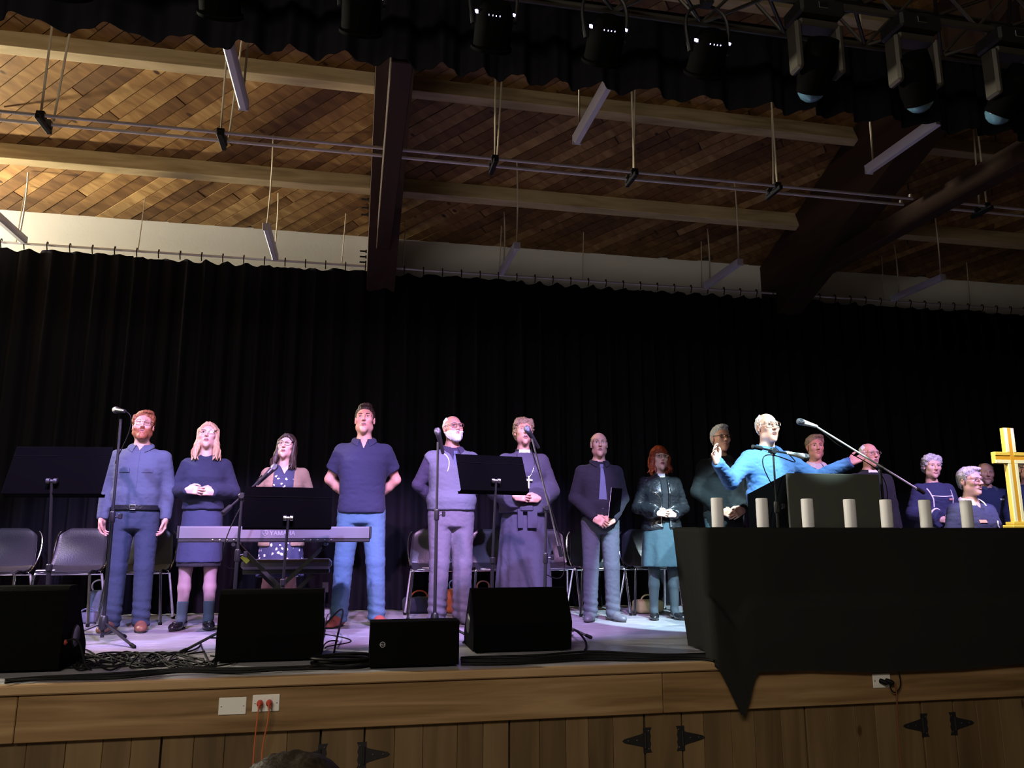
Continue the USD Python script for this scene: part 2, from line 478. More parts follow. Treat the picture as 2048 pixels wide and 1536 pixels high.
def beard_mesh(fem, mouth, full, seed):
    def fn(p):
        d = head_sdf(p, fem, mouth) - (.005 + .005 * full)
        q = p.copy(); q[:, 0] = np.abs(q[:, 0]); jd = .010 * mouth
        d = smin(d, ell(p, (0, -.068, -.108 - jd), (.032, .028, .016 + .012 * full)), .02)
        reg = np.maximum(q[:, 2] - (-.030 - .42 * np.maximum(.050 - q[:, 0], 0) - .2 * np.maximum(-.06 - q[:, 1], 0)), q[:, 1] - (.002 + .62 * (q[:, 2] + .05)))
        mous = rbox(q, (.012, -.095, -.043), (.020, .02, .0065), .005)
        reg = np.minimum(reg, mous)
        d = smax(d, reg, .005)
        lips = ell(p, (0, -.105, -.059 - jd * .5), (.021, .03, .0095 + .006 * mouth))
        d = smax(d, -lips, .004)
        return smax(d, -(p[:, 2] + .128 + .012 * full), .008)
    v, f = field(fn, (-.10, -.15, -.17), (.10, .05, .04), .0042, smooth=1)
    n = normals(v, f)
    return v + n * (.0025 * bend_noise(v, (140, 140, 70), seed))[:, None], f


def glasses_mesh(fem, mouth, rim=.0022, w=.024, h=.017):
    parts = []; zc = .010; rings = []
    for s in (-1, 1):
        th = np.linspace(0, 2 * np.pi, 22)[:-1]
        x = .033 + w * np.sign(np.cos(th)) * np.abs(np.cos(th)) ** .7; z = zc + h * np.sign(np.sin(th)) * np.abs(np.sin(th)) ** .8
        y = -.106 + .35 * np.maximum(x - .02, 0) ** 1.0 * .4
        ring = np.stack([s * x, y, z], 1); rings.append(ring)
        parts.append(tube(ring, rim, 6, closed=True))
        parts.append(rod((s * (.033 + w), y.max(), zc + .006), (s * .082, -.02, zc + .012), rim, 6))
        parts.append(rod((s * .082, -.02, zc + .012), (s * .081, .02, zc + .006), rim, 6))
    parts.append(tube(spline([(-.011, -.107, zc + .004), (0, -.109, zc + .008), (.011, -.107, zc + .004)], 6), rim, 6))
    lens = []
    for r in rings:
        c = r.mean(0); v = np.vstack([r, c - (0, .0015, 0), r + (0, .0012, 0), c + (0, .0002, 0)]); k = len(r); j = np.arange(k); j2 = (j + 1) % k
        lens.append((v, np.vstack([np.stack([np.full(k, k), j, j2], 1), np.stack([np.full(k, 2 * k + 1), k + 1 + j2, k + 1 + j], 1)])))
    return cat(*parts), cat(*lens)


def hand_sdf(curl=.35, spread=.06, thumb=.5, inter=0.):
    """A left or right hand along +x (fingers), thumb side +y, palm facing -z; 0.185 long."""
    segs = []
    for k, (y, L, r) in enumerate(((.030, .072, .0082), (.010, .080, .0085), (-.011, .074, .0081), (-.030, .058, .0072))):
        c = curl * (1 + .12 * k); a0 = (1.5 - k) * spread
        p = np.array([.088 - .006 * abs(k - 1), y, 0.]); ang = 0.; pts = [p.copy()]
        for j, fr in enumerate((.45, .31, .24)):
            ang += c * (1.0, 1.25, .9)[j]
            dxy = np.array([math.cos(a0), math.sin(a0)])
            p = p + L * fr * np.array([dxy[0] * math.cos(ang), dxy[1] * math.cos(ang), -math.sin(ang)]); pts.append(p.copy())
        segs.append((pts, r))
    tb = [np.array([.022, .032, -.008]), np.array([.052, .056, -.018 - .012 * thumb]), np.array([.080, .064 - .022 * thumb, -.026 - .012 * thumb]), np.array([.102, .060 - .034 * thumb, -.030 - .012 * thumb])]

    def fn(p):
        d = rbox(p, (.048, 0, 0), (.050, .040, .013), .012)
        d = smin(d, cap(p, (-.008, 0, 0), (.03, 0, 0), .025, .026), .02)
        d = smin(d, ell(p, (.040, .030, -.008), (.034, .020, .016)), .012)
        fg = None
        for pts, r in segs:
            e = cap(p, pts[0], pts[1], r * 1.08, r); e = np.minimum(e, cap(p, pts[1], pts[2], r, r * .95)); e = np.minimum(e, cap(p, pts[2], pts[3], r * .95, r * .8))
            fg = e if fg is None else np.minimum(fg, e)
        d = smin(d, fg, .007)
        t = np.minimum(np.minimum(cap(p, tb[0], tb[1], .014, .0115), cap(p, tb[1], tb[2], .0115, .0098)), cap(p, tb[2], tb[3], .0098, .008))
        return smin(d, t, .008)
    return fn


def hand_frame(fdir, palm, side):
    """Rotation whose columns take the hand's own axes to the body: fingers along fdir, palm facing palm; side -1 is the person's right hand (at -x)."""
    x = np.asarray(fdir, float); x = x / np.linalg.norm(x); z = -np.asarray(palm, float); z = z - x * (x @ z); z /= np.linalg.norm(z); y = np.cross(z, x)
    return np.stack([x, y, z], 1)


_hands = {}


def arm_and_hand(sh, el, wr, fdir, palm, side, curl, spread, thumb, r=(.044, .037, .0275), hs=1.):
    key = (curl, spread, thumb)
    if key not in _hands: _hands[key] = field(hand_sdf(curl, spread, thumb), (-.07, -.09, -.11), (.20, .10, .05), .0036, smooth=1)
    hv, hf = _hands[key]
    M = hand_frame(fdir, palm, side)
    # the thumb must lie on the inner side: a person's right hand (-x) with the palm back has it one way, the left the other
    mir = np.diag([1., 1. if side < 0 else -1., 1.])
    v = (hv * hs) @ (M @ mir).T + np.asarray(wr); f = hf if side < 0 else hf[:, ::-1]
    sh, el, wr = map(np.asarray, (sh, el, wr)); inw = wr + M[:, 0] * .02
    fore = field(lambda p: smin(cap(p, sh, el, r[0], r[1]), smin(cap(p, el, el * .65 + wr * .35, r[1], r[1] * 1.02), cap(p, el * .65 + wr * .35, inw, r[1] * 1.02, r[2] * .95), .01), .02),
                 np.minimum(np.minimum(sh, el), wr) - .08, np.maximum(np.maximum(sh, el), wr) + .08, .009, smooth=2)
    return [fore, (v, f)]


def union(ms):
    """One continuous surface out of overlapping ones."""
    try:
        out = None
        for v, f in ms:
            m = manifold3d.Manifold(manifold3d.Mesh(np.asarray(v, np.float32), np.asarray(f, np.uint32)))
            if m.is_empty() or m.status() != manifold3d.Error.NoError: raise ValueError
            out = m if out is None else out + m
        o = out.to_mesh()
        return np.asarray(o.vert_properties[:, :3], float), np.asarray(o.tri_verts)
    except Exception:
        return cat(*ms)


def rumple(m, amp, seed, sc=(16, 16, 30), fine=.4):
    v, f = m; n = normals(v, f)
    d = bend_noise(v, sc, seed); d = 1 - 2 * np.abs(d)
    return v + n * (amp * (d + fine * bend_noise(v, (45, 45, 70), seed + 4)))[:, None], f


ARMS = dict(
    down=dict(el=(.262, .03, 1.140), wr=(.262, -.035, .890), fd=(-.05, -.12, -1), pl=(-1, -.35, 0), curl=.33, spread=.04, thumb=.5),
    low=dict(el=(.270, .05, 1.150), wr=(.088, -.175, .950), fd=(-.80, -.30, -.45), pl=(-.25, .75, -.55), curl=.42, spread=.02, thumb=.6),
    mid=dict(el=(.285, .03, 1.140), wr=(.092, -.205, 1.060), fd=(-.95, -.15, .0), pl=(0, .95, -.25), curl=.40, spread=.03, thumb=.6),
    low_l=dict(el=(.275, .05, 1.140), wr=(.095, -.195, .965), fd=(-.80, -.18, -.50), pl=(-.30, .85, -.30), curl=.30, spread=.05, thumb=.35),
    low_r=dict(el=(.275, .05, 1.140), wr=(.092, -.155, .955), fd=(-.84, -.20, -.42), pl=(-.20, .88, -.30), curl=.42, spread=.02, thumb=.6),
    mid_l=dict(el=(.268, .03, 1.130), wr=(.105, -.232, 1.075), fd=(-.96, -.02, -.10), pl=(-.05, .97, -.15), curl=.22, spread=.07, thumb=.2),
    mid_r=dict(el=(.268, .03, 1.130), wr=(.100, -.182, 1.060), fd=(-.95, -.14, .02), pl=(-.1, .95, -.2), curl=.38, spread=.03, thumb=.5),
    behind=dict(el=(.305, .10, 1.165), wr=(.11, .185, 1.010), fd=(-.9, .2, -.3), pl=(.1, 1, .1), curl=.4, spread=.03, thumb=.6),
)
MALE = [(.80, .150, .105, .012), (.93, .168, .118, .012), (1.04, .158, .112, .006), (1.16, .162, .116, 0.), (1.30, .180, .122, 0.), (1.38, .172, .112, .008), (1.425, .146, .096, .014), (1.455, .108, .080, .018), (1.48, .070, .066, .020), (1.51, .058, .060, .022)]
FEM = [(.80, .150, .105, .012), (.92, .172, .122, .014), (1.06, .138, .102, .004), (1.16, .142, .108, -.002), (1.28, .152, .124, -.008), (1.36, .146, .104, .006), (1.41, .122, .086, .014), (1.445, .086, .069, .018), (1.475, .056, .058, .020), (1.51, .050, .052, .022)]


class Person:
    def __init__(self, label, loc, H, rot=0, fem=False, build=1., seed=0, skin='skin_fair', group=None):
        self.t = thing('person', label, 'person', loc, rot, group)
        self.s, self.fem, self.b, self.seed, self.skin = H / 1.78, fem, build, seed, skin
        self.tab = [(z, a * build * .94, b * (build * 1.05 - .05), y) for z, a, b, y in (FEM if fem else MALE)]
        self.shw = (.148 if fem else .168) * (.4 + .6 * build)

    def add(self, name, m, material, parent=None, smooth=True):
        return obj(name, (np.asarray(m[0]) * self.s, m[1]), material, parent or self.t, smooth)

    def arms(self, spec):
        """spec: one ARMS entry, or a pair of them (picture left, picture right); coordinates are for the picture-right arm, mirrored for the other."""
        spec = spec if isinstance(spec, (list, tuple)) else (spec, spec); self.arm = []
        for side, a in zip((-1, 1), spec):
            m = np.array([side, 1, 1.]); g = lambda k: np.asarray(a[k], float) * m
            self.arm.append(dict(side=side, sh=np.array([side * self.shw, .012, 1.388]), el=g('el') * (.87 if a.get('near', 1) else 1., 1, 1) + [side * (self.b - 1) * .08, 0, 0], wr=g('wr') * (.9 if abs(a['wr'][0]) > .2 and a.get('near', 1) else 1., 1, 1), fd=g('fd'), pl=g('pl'), curl=a['curl'], spread=a['spread'], thumb=a['thumb']))

    def body(self, head_rot=(0, 0, 0), mouth=.5, hs=1., head_at=(0, -.012, 1.648), legs=None, bare_arm=1.):
        """legs: two lists of (hip, knee, ankle)."""
        fem = self.fem
        self.hs, self.mouth = hs, mouth
        yaw, pitch, roll = head_rot
        self.HR = RZ(yaw) @ RX(-pitch) @ RY(roll); self.HT = np.asarray(head_at, float)
        self.legs = legs or [[np.array([s * .088 * (.5 + .5 * self.b), .012, .90]), np.array([s * .100, -.004, .50]), np.array([s * .108, .025, .085])] for s in (-1, 1)]
        hv, hf = base_head(fem, mouth)
        parts = [self.hd((hv, hf))]
        tab = [(z, a - .020 * np.clip((1.46 - z) / .08, .1, 1), b - .020 * np.clip((1.46 - z) / .08, .1, 1), y) for z, a, b, y in self.tab]
        sm = .78 if fem else 1.

        def fn(p):
            d = sect(p, tab)
            for a in self.arm: d = smin(d, ball(p, a['sh'], .048), .05)
            for hip, kn, an in self.legs:
                d = smin(d, np.minimum(cap(p, hip, kn, .078 * sm + .008, .048), smin(cap(p, kn, kn * .65 + an * .35, .048, .050), cap(p, kn * .65 + an * .35, an, .050, .034), .02)), .03)
                d = smin(d, cap(p, an, an + (0, -.085, -.056), .029, .018), .015)
            return smin(d, cap(p, (0, .022, 1.47), self.HT + self.HR @ np.array([0, .03, -.10]), .050 if fem else .056), .03)
        pts = np.vstack([np.vstack(l) for l in self.legs] + [[(-.3, -.16, .75), (.3, .2, 1.6)]])
        parts.append(field(fn, pts.min(0) - .12, pts.max(0) + .12, .015))
        for a in self.arm:
            parts += arm_and_hand(a['sh'], a['el'], a['wr'], a['fd'], a['pl'], a['side'], a['curl'], a['spread'], a['thumb'], r=tuple(np.array((.044, .037, .0275)) * (.85 if fem else 1) * bare_arm), hs=.90 if fem else 1.)
        self.B = self.add('body', union(parts), self.skin)

    def hd(self, m): return (np.asarray(m[0]) * self.hs) @ self.HR.T + self.HT, m[1]

    def face(self, brow='hair_brown', eyes='open', lip='lip', glasses=None, brow_h=0., look=0.):
        fem, mo = self.fem, self.mouth; jd = .010 * mo; F = lambda pts, off=.001: on_face(pts, fem, mo, off)
        for s in (-1, 1):
            pts = [(s * (.014 + .034 * t), .029 + brow_h + .007 * math.sin(t * 2.6) - .003 * t) for t in np.linspace(0, 1, 7)]
            self.add('eyebrow', self.hd(tube(F(pts, -.0005), np.array([.0022, .0034, .0036, .0033, .0029, .0023, .0013]) * (.8 if fem else 1.15), 6)), brow)
            th = np.linspace(0, 2 * np.pi, 15)[:-1]
            ys = face_y(s * .032, .010, fem, mo)
            if eyes == 'open':
                e = trimesh.creation.uv_sphere(1, count=[10, 16]); k = np.array([.0125, .0075, .0062])
                ev = np.asarray(e.vertices) * k + (s * .032, ys + .0018, .0105)
                eye = self.add('eye', self.hd((ev, np.asarray(e.faces))), 'eye_white')
                ir = np.asarray(e.vertices) * (.0052, .0030, .0056) + (s * .032 + look * .004, ys - .0040, .0108)
                self.add('iris', self.hd((ir, np.asarray(e.faces))), 'iris_dark', eye)
            lid = [(s * (.0195 + .025 * t), .0105 + (.0068 if eyes == 'open' else -.002) * math.sin(math.pi * t) ** .8 - .001 * t) for t in np.linspace(0, 1, 8)]
            L = F(lid, .0); L[:, 1] = np.minimum(L[:, 1], ys - .0045 * np.sin(np.pi * np.linspace(0, 1, 8)))
            self.add('eyelid', self.hd(tube(L, [.0008] + [.0017] * 6 + [.0008], 6)), 'lash' if eyes == 'open' else 'lash_soft')
        zu, zl = -.052 + .002 * mo, -.066 - jd; zm = (zu + zl) / 2; n = 9
        up = [(.022 * t, zm + (zu - zm) * (1 - abs(t) ** 1.6) + .0012 * (abs(t) > .1) * (1 - abs(t))) for t in np.linspace(-1, 1, n)]
        lo = [(.021 * t, zm + (zl - zm) * (1 - abs(t) ** 1.8)) for t in np.linspace(-1, 1, n)]
        rr = np.array([.0012, .0026, .0035, .0040, .0038, .0040, .0035, .0026, .0012])
        U, Lw = F(up, -.0012), F(lo, -.0012)
        cy = min(U[4, 1], Lw[4, 1])
        for A in (U, Lw): A[:, 1] = np.minimum(A[:, 1], cy + .012 * np.linspace(-1, 1, n) ** 2 + .002)
        self.add('lips', self.hd(cat(tube(U, rr, 7), tube(Lw, rr * 1.15, 7))), lip)
        if mo > .2:
            e = trimesh.creation.uv_sphere(1, count=[10, 16]); ev = np.asarray(e.vertices) * (.0175, .004, .0035 + .0062 * mo) + (0, cy + .007, zm)
            mm = self.add('mouth', self.hd((ev, np.asarray(e.faces))), 'mouth_dark')
            if mo > .4:
                tt = tube([(.013 * t, cy + .0035 + .004 * t * t, zm + (zu - zm) * .62 * (1 - .3 * t * t)) for t in np.linspace(-1, 1, 7)], .0022, 6)
                self.add('teeth', self.hd(tt), 'tooth', mm)
        if glasses:
            fr, ln = glasses_mesh(fem, mo)
            g = self.add('glasses', self.hd(fr), glasses); self.add('lens', self.hd(ln), 'lens_glass', g)

    def hair(self, style, material, seed=None):
        return self.add('hair', self.hd(hair_mesh(style, self.fem, self.mouth, self.seed if seed is None else seed)), material)

    def beard(self, material, full=0.):
        return self.add('beard', self.hd(beard_mesh(self.fem, self.mouth, full, self.seed)), material)

    # ---- clothes
    def top(self, name, material, hem, infl=.016, sleeve=1., sl=(.064, .055, .040), neck=1.480, vee=None, waist=0., fold=None, rum=.0028, hem_w=None, extra=None, cuff=-.012, sleeve_flare=0.):
        """A shirt, jacket, sweater or robe. sleeve: how far down the arm it goes (2 = to the wrist, 1 = to the elbow)."""
        sl = tuple(.90 * np.array(sl)); kz = lambda z: infl * min(1., max(.35, (1.495 - z) / .075)); tab = [(z, a + kz(z), b + kz(z), y) for z, a, b, y in self.tab]
        if hem_w:   # flares from the waist down to hem_w = (z, half width, half depth)
            tab = [(z, a, b, y) for z, a, b, y in tab if z > 1.05]
            tab = [(hem_w[0], hem_w[1], hem_w[2], .008), (1.0, .168 * self.b + infl, .118 * self.b + infl, .006)] + tab
        tab[-1] = (tab[-1][0] + .012, tab[-1][1] + .004, tab[-1][2] + .004, tab[-1][3])

        def fn(p):
            d = sect(p, tab, 2.4, fold)
            if waist: d = d - waist * np.exp(-((p[:, 2] - hem - .09) / .05) ** 2)
            d = smax(d, hem - p[:, 2], .01)
            for a in self.arm:
                sh, el, wr = a['sh'], a['el'], a['wr']
                if sleeve > 1:
                    t = min(sleeve - 1, 1.); we = el + (wr - el) * t - (wr - el) / np.linalg.norm(wr - el) * cuff
                    e = smin(cap(p, sh, el, sl[0], sl[1]), cap(p, el, we, sl[1], sl[2] + sleeve_flare), .02)
                    u = (we - el) / np.linalg.norm(we - el)
                    e = smax(e, np.where(cap(p, we, we + u * .1, .12 + sleeve_flare) < 0, (p - we.astype(np.float32)) @ u.astype(np.float32), -1.), .006)
                else:
                    we = sh + (el - sh) * sleeve; u = (el - sh) / np.linalg.norm(el - sh)
                    e = smax(cap(p, sh, el, sl[0], sl[1] + .006), (p - we.astype(np.float32)) @ u.astype(np.float32), .006)
                d = smin(d, e, .055)
            d = smax(d, p[:, 2] - neck, .008)
            if vee:     # an open neckline: (depth, half width)
                zz = neck - vee[0]; w = vee[1] * np.clip((p[:, 2] - zz) / vee[0], 0, 2)
                d = smax(d, -np.maximum(np.maximum(np.abs(p[:, 0]) - w, zz - p[:, 2]), p[:, 1] + .0), .006)
            if extra: d = extra(p, d)
            return d
        P = np.array([q for a in self.arm for q in (a['sh'], a['el'], a['wr'])]); t = np.array(tab)
        w = max(t[:, 1].max(), .2)
        lo = np.minimum(P.min(0) - .11, (-w - .03, -t[:, 2].max() - .06, hem - .03)); hi = np.maximum(P.max(0) + .11, (w + .03, t[:, 2].max() + .08, 1.54))
        m = field(fn, lo, hi, .0096)
        return self.add(name, rumple(m, rum, self.seed + 11), material)

    def collar(self, material, z=1.492, r=.074, spread=.055, h=.036, parent=None, open_=.5, name='collar'):
        """A turned-down collar: a band round the neck, its two points lying on the chest."""
        c = np.array([0, .020, z]); th = np.linspace(math.radians(90 - 168 + 20 * open_), math.radians(90 + 168 - 20 * open_), 29)
        lean = np.array([0, -.012, 0]); P = []
        for a in th:
            fr = (1 - math.sin(a)) / 2; dn = fr ** 3
            rx, ry = r * .96, r * .94
            base = c + (rx * math.cos(a), ry * math.sin(a) - .010 * fr, -.022 * fr - .006)
            up = base + (-.004 * math.cos(a), -.004 * math.sin(a), h * (.9 - .45 * fr))
            out = base + (.022 * math.cos(a) + .010 * dn * np.sign(math.cos(a)), .020 * math.sin(a) - .014 * dn, .004 - .034 * dn - spread * .35 * dn)
            if math.sin(a) < .2: out[1] = min(out[1], self.front(out[0], out[2]) - .010)
            P.append([base, up, up + (.006 * math.cos(a), .006 * math.sin(a), .002), (up + out) / 2 + (.008 * math.cos(a), .008 * math.sin(a), .004), out])
        return self.add(name, sheet(np.array(P), .003), material, parent)

    def trousers(self, material, top=1.0, infl=.008, r=(.094, .072, .064), rum=.003, stack=.014):
        tab = [(.74, .14 * self.b, .105, .012)] + [(z, a + infl - .004, b + infl - .004, y) for z, a, b, y in self.tab if z <= 1.2]

        def fn(p):
            d = sect(p, tab, 2.3); d = smax(d, .80 - p[:, 2], .02)
            for hip, kn, an in self.legs:
                an2 = an + (0, 0, -.045)
                e = smin(cap(p, hip, kn, r[0] * (.5 + .5 * self.b), r[1]), cap(p, kn, an2, r[1], r[2]), .02)
                fr = np.clip((.30 - p[:, 2]) / .2, 0, 1)
                e = e - .006 * fr * np.sin(p[:, 2] * 95 + p[:, 0] * 20) * (stack / .018)
                d = smin(d, smax(e, np.where(p[:, 2] < .3, .035 - p[:, 2], -1), .004), .022)
            return smax(d, p[:, 2] - top, .006)
        P = np.vstack([np.vstack(l) for l in self.legs])
        lo = np.minimum(P.min(0) - .12, (-.23, -.18, 0)); lo[2] = max(lo[2], 0) if self.legs[0][2][2] > .05 else lo[2]
        hi = np.maximum(P.max(0) + .12, (.23, .2, top + .02))
        return self.add('trousers', rumple(field(fn, lo, hi, .0105), rum, self.seed + 5, (18, 18, 26)), material)

    def skirt(self, material, top, hem, wt=(.15, .11), wh=(.22, .17), folds=(9, .05), name='skirt', infl=0., rum=.003):
        zs = np.linspace(hem, top, 6)
        tab = [(z, wt[0] + (wh[0] - wt[0]) * ((top - z) / (top - hem)) ** .7, wt[1] + (wh[1] - wt[1]) * ((top - z) / (top - hem)) ** .7, .01) for z in zs]
        fo = (lambda a, z: folds[1] * np.clip((top - z) / (top - hem), 0, 1) * np.sin(a * folds[0] + 1.7 * np.sin(a * 2 + self.seed))) if folds else None
        w = max(wh) + .06
        m = field(lambda p: sect(p, tab, 2.1, fo), (-w, -w, hem - .03), (w, w, top + .03), .0105)
        return self.add(name, rumple(m, rum, self.seed + 7, (14, 14, 10)), material)

    def shoes(self, material, sole='sole_dark', toe_out=14, low=False, heel=0.):
        for s, (hip, kn, an) in zip((-1, 1), self.legs):
            def fn(p):
                d = smin(cap(p, (0, .035, .045), (0, -.06, .042), .040, .044), ell(p, (0, -.115, .030), (.046, .075, .036)), .03)
                if not low: d = smin(d, cap(p, (0, .03, .05), (0, .02, .095), .041, .043), .02)
                else: d = smax(d, -ell(p, (0, -.01, .085), (.034, .06, .028)), .01)
                d = smax(d, p[:, 2] - (.105 if not low else .07), .006)
                return smax(d, .008 - p[:, 2], .004)
            m = field(fn, (-.08, -.22, 0), (.08, .10, .13), .0065)
            v = m[0]; n = normals(*m); v = v + n * (.0015 * bend_noise(v, (60, 40, 60), self.seed))[:, None]
            so = prism(affinity.scale(Polygon([(0.046 * math.cos(a) * (1 if math.sin(a) > -.2 else 1.05), -.06 + .128 * math.sin(a)) for a in np.linspace(0, 2 * np.pi, 25)[:-1]]), .94, .98), .012)
            M = RZ(s * toe_out); t = (an[0], an[1] - .02, an[2] - .085)
            sh = self.add('shoe', tf((v, m[1]), M, t), material)
            self.add('sole', tf(so, M, t), sole, sh)
            yield sh, M, np.array(t)

    def front(self, x, z, y0=-.4):
        """y of the front of the chest at a point, for what is sewn or hung on it."""
        t = np.array(self.tab); a, b, yc = (np.interp(z, t[:, 0], t[:, k]) for k in (1, 2, 3))
        return yc - (b + .017) * max(1 - (abs(x) / (a + .017)) ** 2.4, .02) ** (1 / 2.4)
# ------------------------------------------------------------------ materials
def fabric(name, col, rough=.85, bump=(220, .25), var=None, sheen=.03, spec=.2):
    return plain(name, col, rough, bump=bump, var=var, sheen=sheen, spec=spec)


def skin_mat(name, col, red):
    nodes = {'tc': ('texture_coordinate', {}), 'n': ('noise_texture', {'scale': 9., 'detail': 3.}), 'r': ('rgb_ramp', {'ramp': [(.35, col), (.75, red)]}),
             'n2': ('noise_texture', {'scale': 240., 'detail': 2.}), 'b': ('bump', {'strength': .12, 'distance': .003}),
             'p': ('principled_bsdf', {'roughness': .5, 'subsurface_weight': .12, 'subsurface_radius': (1, .35, .2), 'subsurface_scale': .006, 'specular_ior_level': .4})}
    return mat(name, nodes, [('tc.object', 'n.vector'), ('n.fac', 'r.fac'), ('r.color', 'p.base_color'), ('tc.object', 'n2.vector'), ('n2.fac', 'b.height'), ('b.normal', 'p.normal')])


def hair_mat(name, c1, c2, rough=.5):
    nodes = {'tc': ('texture_coordinate', {}), 'm': ('mapping', {'scale': (150., 150., 14.)}), 'n': ('noise_texture', {'scale': 1., 'detail': 4.}), 'r': ('rgb_ramp', {'ramp': [(.3, c1), (.7, c2)]}),
             'b': ('bump', {'strength': .5, 'distance': .004}), 'p': ('principled_bsdf', {'roughness': rough, 'specular_ior_level': .3 if c1[0] > .012 else .05})}
    return mat(name, nodes, [('tc.object', 'm.vector'), ('m.vector', 'n.vector'), ('n.fac', 'r.fac'), ('r.color', 'p.base_color'), ('n.fac', 'b.height'), ('b.normal', 'p.normal')])


M = {}
for k, a, b in (('skin_fair', (.62, .36, .26), (.55, .27, .20)), ('skin_pale', (.66, .42, .33), (.60, .33, .26)), ('skin_ruddy', (.62, .34, .25), (.55, .24, .18)), ('skin_stocking', (.30, .20, .21), (.24, .16, .17))):
    M[k] = skin_mat(k, a, b)
for k, a, b in (('hair_auburn', (.16, .06, .025), (.30, .12, .05)), ('hair_blond', (.36, .20, .11), (.60, .38, .22)), ('hair_brown', (.06, .032, .018), (.15, .08, .045)), ('hair_dark', (.02, .013, .009), (.05, .03, .02)), ('hair_black', (.010, .0075, .005), (.018, .013, .009)),
                ('hair_grey', (.30, .30, .30), (.55, .54, .53)), ('hair_white', (.60, .60, .60), (.85, .84, .82)), ('hair_mouse', (.16, .11, .07), (.34, .25, .16)), ('hair_red', (.12, .018, .006), (.28, .055, .02)), ('beard_red', (.22, .07, .03), (.36, .14, .07))):
    M[k] = hair_mat(k, a, b)
for k, c, r in (('lip', (.50, .20, .18), .4), ('lip_red', (.46, .12, .12), .35), ('mouth_dark', (.06, .012, .012), .6), ('tooth', (.8, .78, .7), .3), ('eye_white', (.62, .58, .55), .25), ('iris_dark', (.03, .022, .018), .15), ('lash', (.03, .02, .018), .7), ('lash_soft', (.25, .13, .10), .7)):
    M[k] = plain(k, c, r)
M['lens_glass'] = mat('lens_glass', {'t': ('transparent_bsdf', {}), 'g': ('glossy_bsdf', {'roughness': .06}), 'm': ('mix_closure', {'fac': .10})}, [('t.BSDF', 'm.closure1'), ('g.BSDF', 'm.closure2')], 'm.closure')
for k, c in (('cloth_slate', (.070, .085, .130)), ('denim_dark', (.036, .048, .080)), ('cloth_navy', (.022, .026, .052)), ('cloth_navy_light', (.032, .038, .080)), ('polo_navy', (.028, .028, .062)), ('denim_blue', (.075, .150, .235)), ('vest_grey', (.125, .135, .18)),
             ('shirt_plum', (.045, .038, .075)), ('trouser_grey', (.135, .125, .165)), ('robe_charcoal', (.066, .062, .092)), ('cloth_black', (.018, .018, .022)), ('shirt_black', (.016, .0155, .024)), ('trouser_slate', (.072, .078, .105)), ('tie_blue', (.11, .13, .22)),
             ('skirt_teal', (.036, .066, .084)), ('jacket_dark', (.007, .009, .0105)), ('shirt_blue', (.044, .108, .275)), ('cardigan_tan', (.25, .18, .12)), ('robe_navy', (.035, .042, .10)), ('trim_white', (.72, .72, .74)), ('sock_slate', (.05, .075, .09)), ('tights_dark', (.035, .045, .055))):
    M[k] = fabric(k, c)
M['leather_black'] = plain('leather_black', (.012, .013, .016), .3, bump=(60, .35), coat=.3)
M['shoe_tan'] = plain('shoe_tan', (.26, .115, .07), .45, bump=(80, .15), var=(20, (.2, .08, .05)))
M['shoe_red'] = plain('shoe_red', (.36, .085, .055), .42, bump=(80, .15), var=(20, (.28, .065, .045)))
M['shoe_black'] = plain('shoe_black', (.012, .012, .014), .22, coat=.4)
M['shoe_grey'] = plain('shoe_grey', (.10, .105, .12), .5)
M['sole_dark'] = plain('sole_dark', (.02, .018, .016), .7)
M['metal_silver'] = plain('metal_silver', (.75, .75, .77), .25, 1.)
M['metal_dark'] = plain('metal_dark', (.05, .05, .055), .4, .6)
M['frame_black'] = plain('frame_black', (.015, .014, .014), .3)
M['frame_brown'] = plain('frame_brown', (.10, .035, .03), .3)
M['frame_wire'] = plain('frame_wire', (.45, .40, .36), .3, 1.)
# a floral print: pale sprigs on navy
M['floral_print'] = mat('floral_print', {'tc': ('texture_coordinate', {}), 'v': ('voronoi_texture', {'scale': 21., 'randomness': .9}), 'n': ('noise_texture', {'scale': 60., 'detail': 2.}), 'a': ('math', {'math_type': 'multiply_add', 'value2': .45, 'value3': 0.}),
                                 's': ('math', {'math_type': 'add'}), 'r': ('rgb_ramp', {'ramp': [(.0, (.62, .62, .68)), (.44, (.62, .62, .68)), (.48, (.028, .034, .075)), (1., (.028, .034, .075))]}), 'p': ('principled_bsdf', {'roughness': .8})},
                          [('tc.object', 'v.vector'), ('tc.object', 'n.vector'), ('n.fac', 'a.value1'), ('v.distance', 's.value1'), ('a.value', 's.value2'), ('s.value', 'r.fac'), ('r.color', 'p.base_color')])
# ------------------------------------------------------------------ the room
random.seed(7); rng = np.random.default_rng(7)
SL = math.radians(22); ZW, YW = 4.09, 8.5
cz = lambda y: ZW + (YW - y) * math.tan(SL)          # the roof boards' height
UP = np.array([0, -math.cos(SL), math.sin(SL)]); DN = np.array([0, -math.sin(SL), -math.cos(SL)])   # up the slope; out of the ceiling
X0, X1, HALLZ = -5.4, 10.3, -.85


